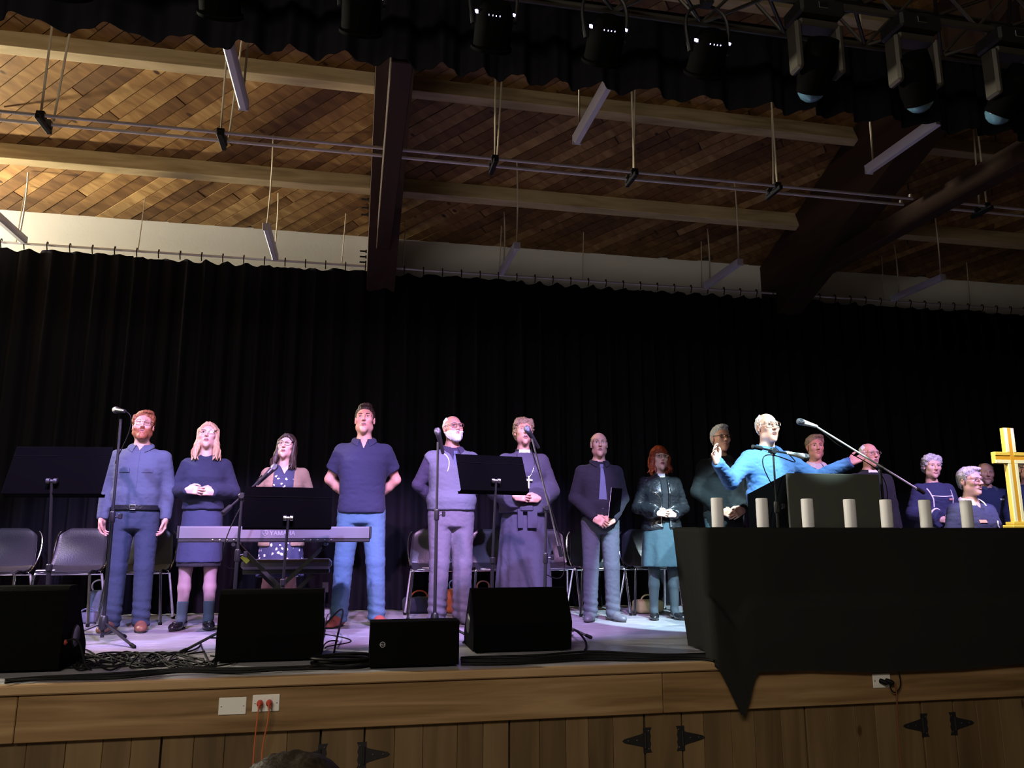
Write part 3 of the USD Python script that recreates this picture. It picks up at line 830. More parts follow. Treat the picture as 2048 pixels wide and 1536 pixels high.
def wood(name, ramp, scale, rot=(0, 0, 0), rough=.6, knots=None, obj_var=.0, bump=.15):
    """Boards: grain stretched along x after rot; obj_var shifts the tone from board to board."""
    nodes = {'tc': ('texture_coordinate', {}), 'oi': ('object_info', {}), 'm0': ('mapping', {'rotation': rot}),
             'sc': ('vector_math', {'math_type': 'scale', 'vector1': (7., 3., 5.)}), 'm': ('mapping', {'scale': scale}), 'n': ('noise_texture', {'scale': 1., 'detail': 6., 'distortion': .6}),
             'ov': ('math', {'math_type': 'multiply_add', 'value2': obj_var, 'value3': -obj_var / 2}), 'ad': ('math', {'math_type': 'add', 'use_clamp': True}), 'r': ('rgb_ramp', {'ramp': ramp}),
             'b': ('bump', {'strength': bump, 'distance': .004}), 'p': ('principled_bsdf', {'roughness': rough, 'specular_ior_level': .35})}
    nodes['off'] = ('vector_math', {'math_type': 'add'})
    links = [('oi.random', 'sc.scale'), ('tc.object', 'm0.vector'), ('m0.vector', 'off.vector1'), ('sc.vector', 'off.vector2'), ('off.vector', 'm.vector'), ('m.vector', 'n.vector'), ('oi.random', 'ov.value1'),
             ('n.fac', 'ad.value1'), ('ov.value', 'ad.value2'), ('ad.value', 'r.fac'), ('n.fac', 'b.height'), ('b.normal', 'p.normal')]
    if knots:
        nodes |= {'km': ('mapping', {'scale': knots[0]}), 'v': ('voronoi_texture', {'scale': 1., 'randomness': 1.}), 'kr': ('rgb_ramp', {'ramp': [(0., (1., 1., 1.)), (knots[1] * .55, (1., 1., 1.)), (knots[1], (0., 0., 0.)), (1., (0., 0., 0.))]}),
                  'km2': ('mix', {'color2': knots[2]})}
        links += [('off.vector', 'km.vector'), ('km.vector', 'v.vector'), ('v.distance', 'kr.fac'), ('kr.color', 'kb.color'), ('kb.val', 'km2.fac'), ('r.color', 'km2.color1'), ('km2.color', 'p.base_color')]
        nodes['kb'] = ('rgb_to_bw', {})
    else: links.append(('r.color', 'p.base_color'))
    return mat(name, nodes, links)


M['plank_cedar'] = wood('plank_cedar', [(.1, (.09, .04, .014)), (.4, (.175, .088, .030)), (.62, (.265, .145, .053)), (.9, (.44, .28, .115))], (1.1, 13., 13.), (0, 0, math.radians(-38)), .55, ((3.2, 5.5, 5.5), .13, (.05, .02, .008)), .55)
M['purlin_wood'] = wood('purlin_wood', [(.25, (.27, .195, .105)), (.5, (.46, .36, .21)), (.75, (.58, .47, .30))], (1.4, 9., 9.), (0, 0, 0), .6, None, .15)
M['truss_wood'] = wood('truss_wood', [(.25, (.026, .012, .007)), (.75, (.048, .022, .013))], (9., 1., 9.), (0, 0, 0), .75, None, .1)
M['fascia_wood'] = wood('fascia_wood', [(.3, (.135, .075, .028)), (.47, (.225, .132, .056)), (.53, (.25, .15, .066)), (.7, (.345, .22, .105))], (.9, 12., 15.), (0, 0, 0), .45, None, .12)
M['nosing_wood'] = wood('nosing_wood', [(.2, (.27, .165, .075)), (.5, (.36, .23, .115)), (.8, (.44, .30, .16))], (1.3, 9., 11.), (0, 0, 0), .4, None, .12)
M['door_wood'] = wood('door_wood', [(.2, (.085, .052, .022)), (.5, (.135, .083, .036)), (.8, (.19, .122, .055))], (10., 10., .9), (0, 0, 0), .5, ((3., 3., 1.6), .07, (.06, .03, .012)), .45)
M['wall_white'] = plain('wall_white', (.74, .74, .72), .85, bump=(40, .05))
M['wall_dark'] = plain('wall_dark', (.10, .085, .07), .9)
M['hall_floor'] = plain('hall_floor', (.12, .09, .06), .5)
M['velvet_black'] = plain('velvet_black', (.0105, .0100, .0125), .95, bump=(300, .2), spec=.01)
M['cloth_table'] = plain('cloth_table', (.018, .018, .0168), .92, bump=(260, .3), spec=.02)
M['stage_paint'] = mat('stage_paint', {'tc': ('texture_coordinate', {}), 'm': ('mapping', {'scale': (3., 16., 1.)}), 'n': ('noise_texture', {'scale': 1.4, 'detail': 7., 'roughness': .62}), 'n2': ('noise_texture', {'scale': 2.2, 'detail': 5.}),
                                     'r': ('rgb_ramp', {'ramp': [(.0, (.245, .235, .255)), (.50, (.285, .275, .295)), (.60, (.33, .32, .34)), (.66, (.53, .51, .53)), (1., (.62, .60, .61))]}),
                                     'rr': ('rgb_ramp', {'ramp': [(.3, (.30, .30, .30)), (.7, (.52, .52, .52))]}), 'b': ('bump', {'strength': .08, 'distance': .003}), 'p': ('principled_bsdf', {'specular_ior_level': .5})},
                         [('tc.object', 'm.vector'), ('m.vector', 'n.vector'), ('tc.object', 'n2.vector'), ('n.fac', 'r.fac'), ('r.color', 'p.base_color'), ('n2.fac', 'rr.fac'), ('rr.color', 'p.roughness'), ('n.fac', 'b.height'), ('b.normal', 'p.normal')])
M['rail_white'] = plain('rail_white', (.66, .64, .70), .35)
M['rail_steel'] = plain('rail_steel', (.70, .66, .68), .4, .1)
M['wire_tan'] = plain('wire_tan', (.52, .45, .34), .6)
M['strip_white'] = plain('strip_white', (.62, .62, .72), .45)
M['iron_black'] = plain('iron_black', (.014, .013, .013), .55, .3)
M['plastic_ivory'] = plain('plastic_ivory', (.74, .72, .66), .4)
M['plug_red'] = plain('plug_red', (.55, .07, .045), .45)
M['cord_orange'] = plain('cord_orange', (.50, .13, .05), .5)
M['rubber_black'] = plain('rubber_black', (.006, .006, .006), .6, spec=.12)

# floors and walls
S = 'structure'
tag(obj('floor', box((X0 - 1.3, 4.64, -.06), (X1 + .2, YW + .1, 0)), 'stage_paint'), 'grey painted stage floor, scuffed and lit violet', None, None, S)
tag(obj('floor_hall', box((X0 - 1.3, -5, HALLZ - .1), (X1 + .2, 4.64, HALLZ)), 'hall_floor'), 'dim hall floor in front of the stage', None, None, S)
tag(obj('wall_back', box((X0 - 1.3, YW, HALLZ), (X1 + .2, YW + .12, ZW + .02)), 'wall_white'), 'white wall behind the black stage curtain', None, None, S)
tag(obj('wall_left', box((X0 - 1.42, -5, HALLZ), (X0 - 1.3, YW + .12, 8.5)), 'wall_dark'), 'dark side wall left of the stage', None, None, S)
tag(obj('wall_right', box((X1 + .2, -5, HALLZ), (X1 + .32, YW + .12, 8.5)), 'wall_dark'), 'dark side wall right of the stage', None, None, S)

# the boarded ceiling: diagonal planks nailed under the sloping deck
ceil = thing('ceiling', 'sloping roof of diagonal knotty wooden boards above the stage', None, kind=S)
SMAX = 7.0
at_s = lambda x, s, o=0.: np.array([x, YW, ZW]) + UP * s + DN * o
dk = [at_s(x, s, o) for o in (-.06, -.025) for s in (-.15, SMAX) for x in (X0 - 1.3, X1 + .2)]
obj('deck', (np.array(dk), np.array([[0, 1, 3], [0, 3, 2], [4, 7, 5], [4, 6, 7], [0, 5, 1], [0, 4, 5], [2, 3, 7], [2, 7, 6], [0, 2, 6], [0, 6, 4], [1, 5, 7], [1, 7, 3]])), 'wall_dark', ceil, False)
wd = .112; SV = 4.75; rect = sbox(X0 - 1.2, 0, X1 - .4, SV); far = []; ca, sa = math.cos(math.radians(40.5)), math.sin(math.radians(40.5))
c = (X0 - 1.2) * sa - SV * ca; k = 0
while c < (X1 - .4) * sa:
    t0, t1 = -8., 14.; j = t0 + random.uniform(0, 3.6)
    while j < t1:
        L = random.uniform(3.4, 5.2)
        g = .003
        poly = Polygon([(a * ca + b * sa, a * sa - b * ca) for a, b in ((j + g, c + g), (j + L - g, c + g), (j + L - g, c + wd - g), (j + g, c + wd - g))]).intersection(rect)
        if poly.area > .02 and poly.geom_type == 'Polygon':
            h = .020 + random.uniform(-.003, .003)
            p = np.array(poly.exterior.coords)[:-1]
            if Polygon(p).exterior.is_ccw is False: p = p[::-1]
            q = np.array(poly.buffer(-.004, join_style=2).exterior.coords)[:-1] if poly.buffer(-.004).geom_type == 'Polygon' else p
            m = prism(poly, h)
            v = m[0]; bot = v[:, 2] > h / 2
            cen = np.array(poly.centroid.coords[0]); v = v.copy(); v[bot, :2] += (cen - v[bot, :2]) / np.linalg.norm(cen - v[bot, :2], axis=1, keepdims=True) * .004
            w = np.array([X0 * 0, YW, ZW]) + v[:, :1] * np.array([1., 0, 0]) + v[:, 1:2] * UP + (v[:, 2:3] - .025) * DN
            piece = (w, m[1][:, ::-1] if np.dot(np.cross([1, 0, 0], UP), DN) < 0 else m[1])
            if poly.area > .045: obj('plank', piece, 'plank_cedar', ceil, False)
            else: far.append(piece)
        j += L
    c += wd

for a in np.arange(SV + .002, SMAX, .112):          # the boards higher up, over the hall, out of the picture
    v, f = box((X0 - 1.2, a, .003), (X1 + .1, a + .108, .024)); far.append((np.array([0, YW, ZW]) + v[:, :1] * np.array([1., 0, 0]) + v[:, 1:2] * UP + (v[:, 2:3] - .025) * DN, f[:, ::-1]))
v, f = box((X1 - .4, 0, .003), (X1 + .1, SV, .02)); far.append((np.array([0, YW, ZW]) + v[:, :1] * np.array([1., 0, 0]) + v[:, 1:2] * UP + (v[:, 2:3] - .025) * DN, f[:, ::-1]))
tag(obj('board_ends', cat(*far), 'plank_cedar', ceil, False), kind='stuff')

TX = (.18, 5.05)                                     # the trusses
bays = ((X0 - 1.2, .03), (.33, 4.90), (5.20, X1 + .1))
pos = ('left', 'middle', 'right')
for n, yp in enumerate((7.645, 6.50, 5.36, 4.21, 3.06)):
    row = ('lowest', 'second', 'third', 'fourth', 'topmost')[n]
    for b, (xa, xb) in enumerate(bays):
        s = (YW - yp) / math.cos(SL)
        v, f = box((xa, s - .09, -.01), (xb, s, .19), .004)
        w = np.array([0, YW, ZW]) + v[:, :1] * np.array([1., 0, 0]) + v[:, 1:2] * UP + v[:, 2:3] * DN
        tag(obj('roof_purlin', (w, f[:, ::-1]), 'purlin_wood', None, False), f'pale wooden purlin, {row} of the slope, in the {pos[b]} bay of the roof', None, None, S)
for i, x in enumerate(TX):
    t = thing('roof_truss', f'dark brown timber roof truss {"rising left of the middle" if i == 0 else "on the right side"}', None, kind=S)
    ys = (1.9, YW); prof = [(1.9, cz(1.9) - .02), (YW, ZW - .02), (YW, ZW - .85), (1.9, cz(1.9) - .85)]
    R = np.array([[0, 0, 1.], [1., 0, 0], [0, 1., 0]])
    obj('rafter', prism(prof, .30, R, (x - .15, 0, 0)), 'truss_wood', t)
    obj('tie_beam', box((x - .07, 4.33, 3.61), (x + .07, YW, 3.80), .006), 'truss_wood', t)
    obj('hanger_post', box((x - .069, 4.34, 3.79), (x + .069, 4.52, cz(4.4) - .8), .004), 'truss_wood', t)
    if i == 0:
        for k, (px, py) in enumerate(((716, 362), (713, 379), (712, 397), (711, 414), (711, 428), (707, 501), (706, 512), (705, 523))):
            yy = 7.75 if k < 5 else 8.3
            q = aim_px(px, py, Y=yy); q[2] = min(max(q[2], cz(yy) - .80), cz(yy) - .05)
            obj('bolt', cat(rod((x - .16, q[1], q[2]), (x - .235, q[1], q[2]), .010, 8), rod((x - .16, q[1], q[2]), (x - .175, q[1], q[2]), .018, 6)), 'iron_black', t)

# hanging double tracks over the stage
for b, (xa, xb) in enumerate(((X0, TX[0] - .07), (TX[0] + .07, TX[1] - .07), (TX[1] + .07, X1))):
    t = thing('hanging_track', f'pair of thin pale steel track rails hung across the {pos[b]} bay of the roof', 'curtain track')
    for y in (5.86, 5.99):
        obj('rail', rod((xa, y, 3.83), (xb, y, 3.83), .0135, 8), 'rail_steel', t)
        if b == 1: obj('end_stop', box((xb - .035, y - .012, 3.83), (xb - .010, y + .012, 3.875), .003), 'rail_steel', t)
    for x in ((-4.6, -2.41, -1.136), (1.03, 2.25, 3.60), (5.78, 7.6))[b]:
        obj('bracket', cat(box((x - .018, 5.80, 3.775), (x + .018, 6.05, 3.815), .004), box((x - .03, 5.84, 3.80), (x + .03, 5.90, 3.86), .004), box((x - .03, 5.96, 3.80), (x + .03, 6.02, 3.86), .004)), 'metal_dark', t)
        for y, dx in ((5.86, .0), (5.99, .10)):
            obj('hanger_cord', rod((x + dx * .4, y, 3.86), (x + dx, y, cz(y) - .02), .0085, 6), 'wire_tan', t)

# strip lamps, not lit, hung from the boards; they point into the stage
for row, (ya, yb) in enumerate(((4.28, 5.05), (7.22, 8.05))):
    for x in ((-.845, 1.50, 3.915), (-3.32, -.925, 1.50, 3.935, 6.42))[row]:
        where = ('near the black border', 'above the back curtain')[row]
        order = {-.845: 'left', 1.5: 'middle', 3.915: 'right', -3.32: 'leftmost', -.925: 'second from left', 3.935: 'fourth from left', 6.42: 'rightmost'}[x] if not (row and x == 1.5) else 'third from left'
        t = thing('strip_lamp', f'unlit white strip lamp on a cord {where}, {order}', 'lamp')
        prof = [(-.032, .035), (-.032, -.012), (-.018, -.035), (.018, -.035), (.032, -.012), (.032, .035), (.012, .035), (.012, .018), (-.012, .018), (-.012, .035)]
        R = np.array([[1., 0, 0], [0, 0, -1.], [0, 1., 0]])
        obj('housing', prism(prof, yb - ya, R, (x, yb, 3.62)), 'strip_white', t)
        for ye in (ya, yb): obj('end_cap', box((x - .034, ye - .006, 3.583), (x + .034, ye + .006, 3.657), .002), 'strip_white', t)
        for ye in ((yb - .06,), (ya + .03, yb - .10))[row]:
            obj('hanger_cord', tube(spline([(x, ye, 3.655), (x + .012, ye, (3.655 + cz(ye)) / 2), (x + .004, ye, cz(ye) - .02)], 8), .008, 6), 'wire_tan', t)

t = thing('work_lamp', 'added housing for the unseen strip lamp on the side wall backstage', 'lamp', (-6.66, 8.27, 3.90))  # housing added behind the backstage strip light, out of view
obj('housing', box((-.035, -.2, -.17), (.30, .2, .17), .01), 'strip_white', t)

# the curtain's rail and the curtain
t = thing('curtain_rail', 'long thin pale rail that carries the black back curtain', 'curtain rail')
for xa, xb in ((X0 - 1.2, TX[0] - .16), (TX[0] + .16, TX[1] - .16), (TX[1] + .16, X1)):
    obj('rail', rod((xa, 8.15, 3.62), (xb, 8.15, 3.62), .013, 8), 'rail_white', t)
for px, py in ((33, 480), (277, 490), (684, 520), (806, 520), (999, 530), (1165, 540), (1403, 560), (1641, 575), (1767, 580), (1938, 590)):
    q = aim_px(px, py, Y=8.15)
    obj('hanger_wire', rod((q[0], 8.15, 3.62), (q[0] + .02, 8.15, cz(8.15) - .02), .0055, 5), 'wire_tan', t)
cur = thing('stage_curtain', 'black curtain in soft folds across the back of the stage', 'curtain')
nx = 1100; xs = np.linspace(X0 - 1.2, X1, nx); zs = np.r_[.012, np.linspace(.12, 3.40, 10), 3.50, 3.575]
ph = np.cumsum(.9 + .7 * meshkit.noise(np.stack([xs * 1.3, xs * 0, xs * 0], 1), 3)) * (xs[1] - xs[0]) * 24
P = np.zeros((nx, len(zs), 3))
for j, z in enumerate(zs):
    amp = .052 * (1 - .55 * z / 3.6) * (.6 + .8 * meshkit.noise(np.stack([xs * .8, xs * 0 + z * .25, xs * 0], 1), 8))
    y = 8.17 + amp * np.sin(ph) + .3 * amp * np.sin(ph * 2.3 + 1.1 + z * .3) + .02 * (meshkit.noise(np.stack([xs * 5, xs * 0 + z, xs * 0], 1), 5) - .5)
    sag = .030 * np.abs(np.sin((xs - X0) / .21 * np.pi)) * (meshkit.noise(np.stack([xs * 2.1, xs * 0, xs * 0], 1), 12) > .42) if j == len(zs) - 1 else 0
    P[:, j] = np.stack([xs, y, z - sag + xs * 0], 1)
obj('cloth', sheet(P, .004), 'velvet_black', cur, True)
for k in range(75):
    x = X0 - 1.1 + k * .21
    if min(abs(x - a) for a in TX) > .17 and x < X1: obj('hook', tube(spline([(x, 8.155, 3.560), (x, 8.135, 3.60), (x, 8.132, 3.633), (x, 8.15, 3.655), (x, 8.166, 3.64)], 9), .006, 5), 'iron_black', cur)

# the stage's wooden front
front = thing('stage_front', 'wooden front of the stage, boards over cupboard doors', None, kind=S)
for xa, xb in ((X0 - 1.3, -2.25), (-2.25, 4.1), (4.1, X1 + .2)):
    obj('nosing_board', box((xa + .001, 4.595, -.048), (xb - .001, 4.66, .002), .008), 'nosing_wood', front)
for xa, xb in ((X0 - 1.3, -1.66), (-1.66, aim_px(1326, 1385, Y=4.615)[0]), (aim_px(1326, 1385, Y=4.615)[0], 5.2), (5.2, X1 + .2)):
    obj('fascia_board', box((xa + .0015, 4.615, -.281), (xb - .0015, 4.66, -.051), .004), 'fascia_wood', front)
obj('backing', box((X0 - 1.3, 4.69, HALLZ), (X1 + .2, 4.72, -.062)), 'wall_dark', front)
obj('kick_board', box((X0 - 1.3, 4.65, HALLZ), (X1 + .2, 4.69, HALLZ + .07), .003), 'door_wood', front)
per = 1.876; DZ = (-.286, HALLZ + .075)
for k in range(-3, 6):
    sx = .0995 + per * k                               # the fixed stile ends and the pair of doors starts here
    if sx - .235 < X1 and sx > X0: obj('stile', box((sx - .231, 4.645, DZ[1]), (sx - .004, 4.69, DZ[0]), .003), 'door_wood', front)
    for h in (0, 1):
        xa = sx + h * .82
        if xa < -2.3 or xa > 5.4: 
            obj('panel', box((xa, 4.65, DZ[1]), (xa + .81, 4.69, DZ[0]), .003), 'door_wood', front); continue
        n = (k + 1) * 2 + h + 1
        d = thing(f'door_{n}', f'low plank cupboard door in the stage front, {["first", "second", "third", "fourth", "fifth", "sixth", "seventh", "eighth"][n - 1]} from the left', None, kind=S)
        cuts = np.cumsum(np.r_[0, rng.uniform(.8, 1.25, 5)]); cuts = xa + .004 + cuts / cuts[-1] * .811
        for a, b in zip(cuts[:-1], cuts[1:]):
            obj('plank', box((a + .0008, 4.648 + rng.uniform(-.001, .001), DZ[1]), (b - .0008, 4.688, DZ[0]), .0025), 'door_wood', d)
        hx = xa if h == 0 else xa + .82; sg = 1 if h == 0 else -1; hz = aim_px(1287, 1481, Y=4.64)[2] - .0
        leaf = Polygon([(-.040, .070), (.012, .070), (.012, .040), (.025, .034), (.13, .010), (.142, 0), (.13, -.010), (.025, -.034), (.012, -.040), (.012, -.070), (-.040, -.070), (-.030, -.045), (-.036, -.02), (-.030, 0), (-.036, .02), (-.030, .045)])
        hp = obj('hinge', prism(affinity.scale(leaf, sg, 1, origin=(0, 0)), .004, XZ, (hx, 4.647, hz)), 'iron_black', d)
        obj('hinge_knuckle', rod((hx, 4.642, hz - .045), (hx, 4.642, hz + .045), .008, 8), 'iron_black', hp)
        for rx, rz in ((-.022, .05), (-.022, -.05), (.05, .0), (.105, .0)):
            obj('hinge_screw', tf(lathe([(.006, 0), (.006, .002), (.003, .004), (.0001, .004)], 8), RX(90), (hx + sg * rx, 4.6435, hz + rz)), 'metal_dark', hp)
# ------------------------------------------------------------------ overhead: black border, lighting truss, lamps
bd = thing('stage_border', 'short black pleated border hung across the stage above the front edge', 'valance')
nx = 620; xs = np.linspace(-4.2, 7.6, nx); zs = np.r_[3.53, 3.56, np.linspace(3.65, 4.05, 6), 4.10]
ph = np.cumsum(.8 + .9 * meshkit.noise(np.stack([xs * 1.7, xs * 0, xs * 0], 1), 21)) * (xs[1] - xs[0]) * 17
P = np.zeros((nx, len(zs), 3))
for j, z in enumerate(zs):
    amp = .055 * (1 - .6 * (z - 3.53) / .57)
    P[:, j] = np.stack([xs, 4.21 + amp * np.sin(ph) + .35 * amp * np.sin(2.7 * ph + .7), z - (.02 * meshkit.noise(np.stack([xs * 3, xs * 0, xs * 0], 1), 4) if j == 0 else 0) + xs * 0], 1)
obj('cloth', sheet(P, .004), 'velvet_black', bd, True)
obj('batten', rod((-4.2, 4.21, 4.10), (7.6, 4.21, 4.10), .02, 10), 'iron_black', bd)
M['lamp_black'] = plain('lamp_black', (.0025, .0025, .0025), .85, spec=.02)
M['truss_dark'] = plain('truss_dark', (.07, .062, .05), .45, .5)
M['lens_lamp'] = plain('lens_lamp', (.10, .22, .32), .12, 0., coat=.6)
M['glow_violet'] = plain('glow_violet', (.3, .3, .6), .5, emit=((.55, .5, 1.), 2.2))
lt = thing('lighting_truss', 'dark metal lattice truss above the black border carrying stage lamps', 'truss')
tx0, tx1 = -4.2, 7.6; CH = ((3.90, 3.83), (3.60, 3.83), (3.90, 4.13), (3.60, 4.13))
for y, z in CH: obj('chord', rod((tx0, y, z), (tx1, y, z), .022, 10), 'truss_dark', lt)
br = []
for k in range(42):
    x = tx0 + k * .28; xb = x + .28
    for (a, b) in ((0, 1), (2, 3), (0, 2), (1, 3)):
        p, q = (CH[a], CH[b]) if k % 2 == 0 else (CH[b], CH[a])
        obj('brace', rod((x, *p), (min(xb, tx1), *q), .011, 6), 'truss_dark', lt)
for x in (-2., 2.33, 4.45, 6.6):
    tag(obj('truss_hanger', rod((x, 3.75, 4.13), (x, 3.75, cz(3.75) - .02), .010, 6), 'metal_dark'), f'steel hanger rod holding the lighting truss, {["far left", "behind the moving lamps", "near the right corner", "far right"][(-2., 2.33, 4.45, 6.6).index(x)]}', 'rod')


def par_can(x, label, aim, color, power, cone=19., lit=True, group=None):
    loc = np.array([x * .905, 3.62, 3.425]); t = thing('par_lamp', label, 'stage lamp', loc, 0, group); a = np.asarray(aim, float) - loc; a /= np.linalg.norm(a)
    body = lathe([(.03, -.13), (.075, -.115), (.098, -.06), (.100, .0), (.100, .10), (.112, .105), (.112, .12), (.098, .12), (.096, .06)], 28)
    obj('can', along(body, (0, 0, 0), a), 'lamp_black', t)
    lens = lathe([(.094, .052), (.094, .062), (.05, .066), (.001, .067)], 24)
    obj('lamp_lens', along(lens, (0, 0, 0), a), 'glow_violet', t)
    side = np.cross(a, [0, 0, 1.]); side /= np.linalg.norm(side); up = np.cross(side, a)
    slots = 0
    for dg in (188, 197, 246, 258, 268, 279, 352):
        r = math.radians(dg); d = side * math.cos(r) + up * math.sin(r)
        big = dg in (188, 197, 352)
        obj('vent_glow', bar(d * .100 - a * (.058 if big else .066), d * .103 - a * (.072 if big else .072), .013 if big else .005, .013 if big else .005), 'glow_violet', t)
    obj('yoke', tube(spline([side * .112, side * .125 + (0, 0, .10), (0, 0, .27) + side * .09, (0, 0, .30), (0, 0, .27) - side * .09, -side * .125 + (0, 0, .10), -side * .112], 26), .010, 6), 'iron_black', t)
    obj('clamp', cat(box((-.03, -.05, .29), (.03, .02, .37), .006), rod((-.035, -.02, .405), (.035, -.02, .405), .034, 12)), 'iron_black', t)
    if lit: light('SphereLight', f'{t.GetPath()}/beam', a * .13, a, color, power, radius=.05, cone=cone, soft=.4).GetPrim()
    return t


V1, V2 = (.84, .46, 1.0), (.44, .41, 1.0)
for k, (x, tx) in enumerate(((-2.45, -2.2), (-1.62, -1.6), (-.84, -.9), (-.072, -.1), (.691, .7), (1.378, 1.3), (2.048, 1.9), (5.05, 4.9), (5.8, 5.6))):
    seen = 2 < k < 7
    par_can(x, 'black round stage lamp with violet slits of light before the border, ' + ['', '', '', 'leftmost', 'second from left', 'third from left', 'nearest the moving lamps', '', ''][k] if seen else 'black round stage lamp on the truss, ' + ('first', 'second', 'third', '', '', '', '', 'last but one', 'last')[k] + ' of its row',
            (tx, 7.0, .40), V1 if k % 2 else V2, WASH * (.55 if k > 6 else .6 if k == 6 else 1.))


def moving_head(x, label, aim, color=None, power=0, cone=12., soft=.12):
    loc = np.array([x * .925, 3.62, 3.44]); t = thing('moving_head_lamp', label, 'stage lamp', loc)
    a = np.asarray(aim, float) - loc; a /= np.linalg.norm(a)
    obj('base', box((-.14, -.10, .27), (.14, .10, .37), .015), 'iron_black', t)
    obj('display', box((-.03, -.104, .30), (.03, -.099, .34), .002), 'metal_silver', t)
    obj('clamp', cat(box((-.10, -.03, .35), (-.06, .0, .39), .004), box((.06, -.03, .35), (.10, .0, .39), .004), rod((-.12, -.02, .39), (-.04, -.02, .39), .032, 12), rod((.04, -.02, .39), (.12, -.02, .39), .032, 12)), 'metal_dark', t)
    obj('yoke', cat(box((-.125, -.055, .22), (.125, .055, .265), .012), box((-.155, -.055, -.06), (-.110, .055, .25), .015), box((.110, -.055, -.06), (.155, .055, .25), .015)), 'truss_dark', t)
    hd = lathe([(.05, -.15), (.085, -.14), (.098, -.06), (.098, .08), (.088, .12), (.086, .15), (.076, .15), (.074, .12)], 26)
    h = obj('head', along(hd, (0, 0, 0), a), 'lamp_black', t)
    obj('lamp_lens', along(lathe([(.074, .10), (.080, .135), (.074, .165), (.052, .192), (.024, .206), (.001, .209)], 24), (0, 0, 0), a), 'lens_lamp', h)
    if power: light('SphereLight', f'{t.GetPath()}/beam', a * .26, a, color, power, radius=.035, cone=cone, soft=soft)
    return t


CY = (.58, .90, 1.0)
moving_head(2.74, 'moving head stage lamp with bright blue lens, left of the three on the truss', (2.97, 6.55, .55), CY, SPOT, 12.4, .12)
moving_head(3.44, 'moving head stage lamp in the middle of the three on the truss', (4.6, 4.95, 1.2), (1., .96, .80), CROSS, 7.5, .3)
moving_head(4.17, 'moving head stage lamp at the right corner, rightmost of the three on the truss', (3.45, 5.78, 1.36), (.74, .95, 1.), FACE, 12.0, .22)

# ------------------------------------------------------------------ small makers
M['mic_grille'] = plain('mic_grille', (.20, .205, .23), .35, 1., bump=(400, .6))
M['stand_black'] = plain('stand_black', (.018, .018, .02), .4, .2)
M['desk_black'] = plain('desk_black', (.0014, .0014, .0016), .8, .0, spec=.01)
M['monitor_black'] = plain('monitor_black', (.0035, .0035, .0034), .8, bump=(150, .4), spec=.02)
M['grille_black'] = plain('grille_black', (.008, .008, .008), .7, bump=(350, .6), spec=.2)
M['chrome'] = plain('chrome', (.85, .84, .86), .14, 1.)
M['chair_plastic'] = plain('chair_plastic', (.035, .034, .042), .32, bump=(90, .1))
M['keyboard_silver'] = plain('keyboard_silver', (.165, .16, .185), .42, .2)
M['keyboard_dark'] = plain('keyboard_dark', (.02, .02, .022), .5)
M['print_pale'] = plain('print_pale', (.30, .30, .34), .5)
M['vinyl_grey'] = plain('vinyl_grey', (.09, .09, .11), .35)
M['wax_white'] = mat('wax_white', {'p': ('principled_bsdf', {'base_color': (.87, .85, .87), 'roughness': .5, 'subsurface_weight': .12, 'subsurface_radius': (1, .8, .6), 'subsurface_scale': .012})})
M['lectern_dark'] = plain('lectern_dark', (.075, .080, .066), .55, spec=.3)
M['gold_paint'] = plain('gold_paint', (.80, .56, .10), .35, coat=.3)
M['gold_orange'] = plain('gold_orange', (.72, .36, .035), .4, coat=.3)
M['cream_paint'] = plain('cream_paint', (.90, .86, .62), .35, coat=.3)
M['tape_yellow'] = plain('tape_yellow', (.45, .50, .06), .5)


M['boom_silver'] = plain('boom_silver', (.78, .84, .88), .35, .0)


def microphone(label, at, d, cable=None, hm='stand_black'):
    """A hand microphone, its grille at `at`, pointing along d."""
    at, d = np.asarray(at, float), np.asarray(d, float); d = d / np.linalg.norm(d)
    t = thing('microphone', label, 'microphone', at)
    obj('grille', along(lathe([(.004, .026), (.016, .023), (.0245, .012), (.0262, 0), (.0255, -.012), (.023, -.024), (.021, -.030)], 18), (0, 0, 0), d), 'mic_grille', t)
    obj('handle', along(lathe([(.021, -.028), (.0225, -.034), (.0215, -.045), (.018, -.09), (.0135, -.165), (.012, -.19)], 16), (0, 0, 0), d), hm, t)
    if cable is not None:
        obj('cable', tube(spline([-d * .185] + [np.asarray(c) - at for c in cable], 26), .0038, 6), 'rubber_black' if len(cable) > 2 else 'rail_white', t)
    return t


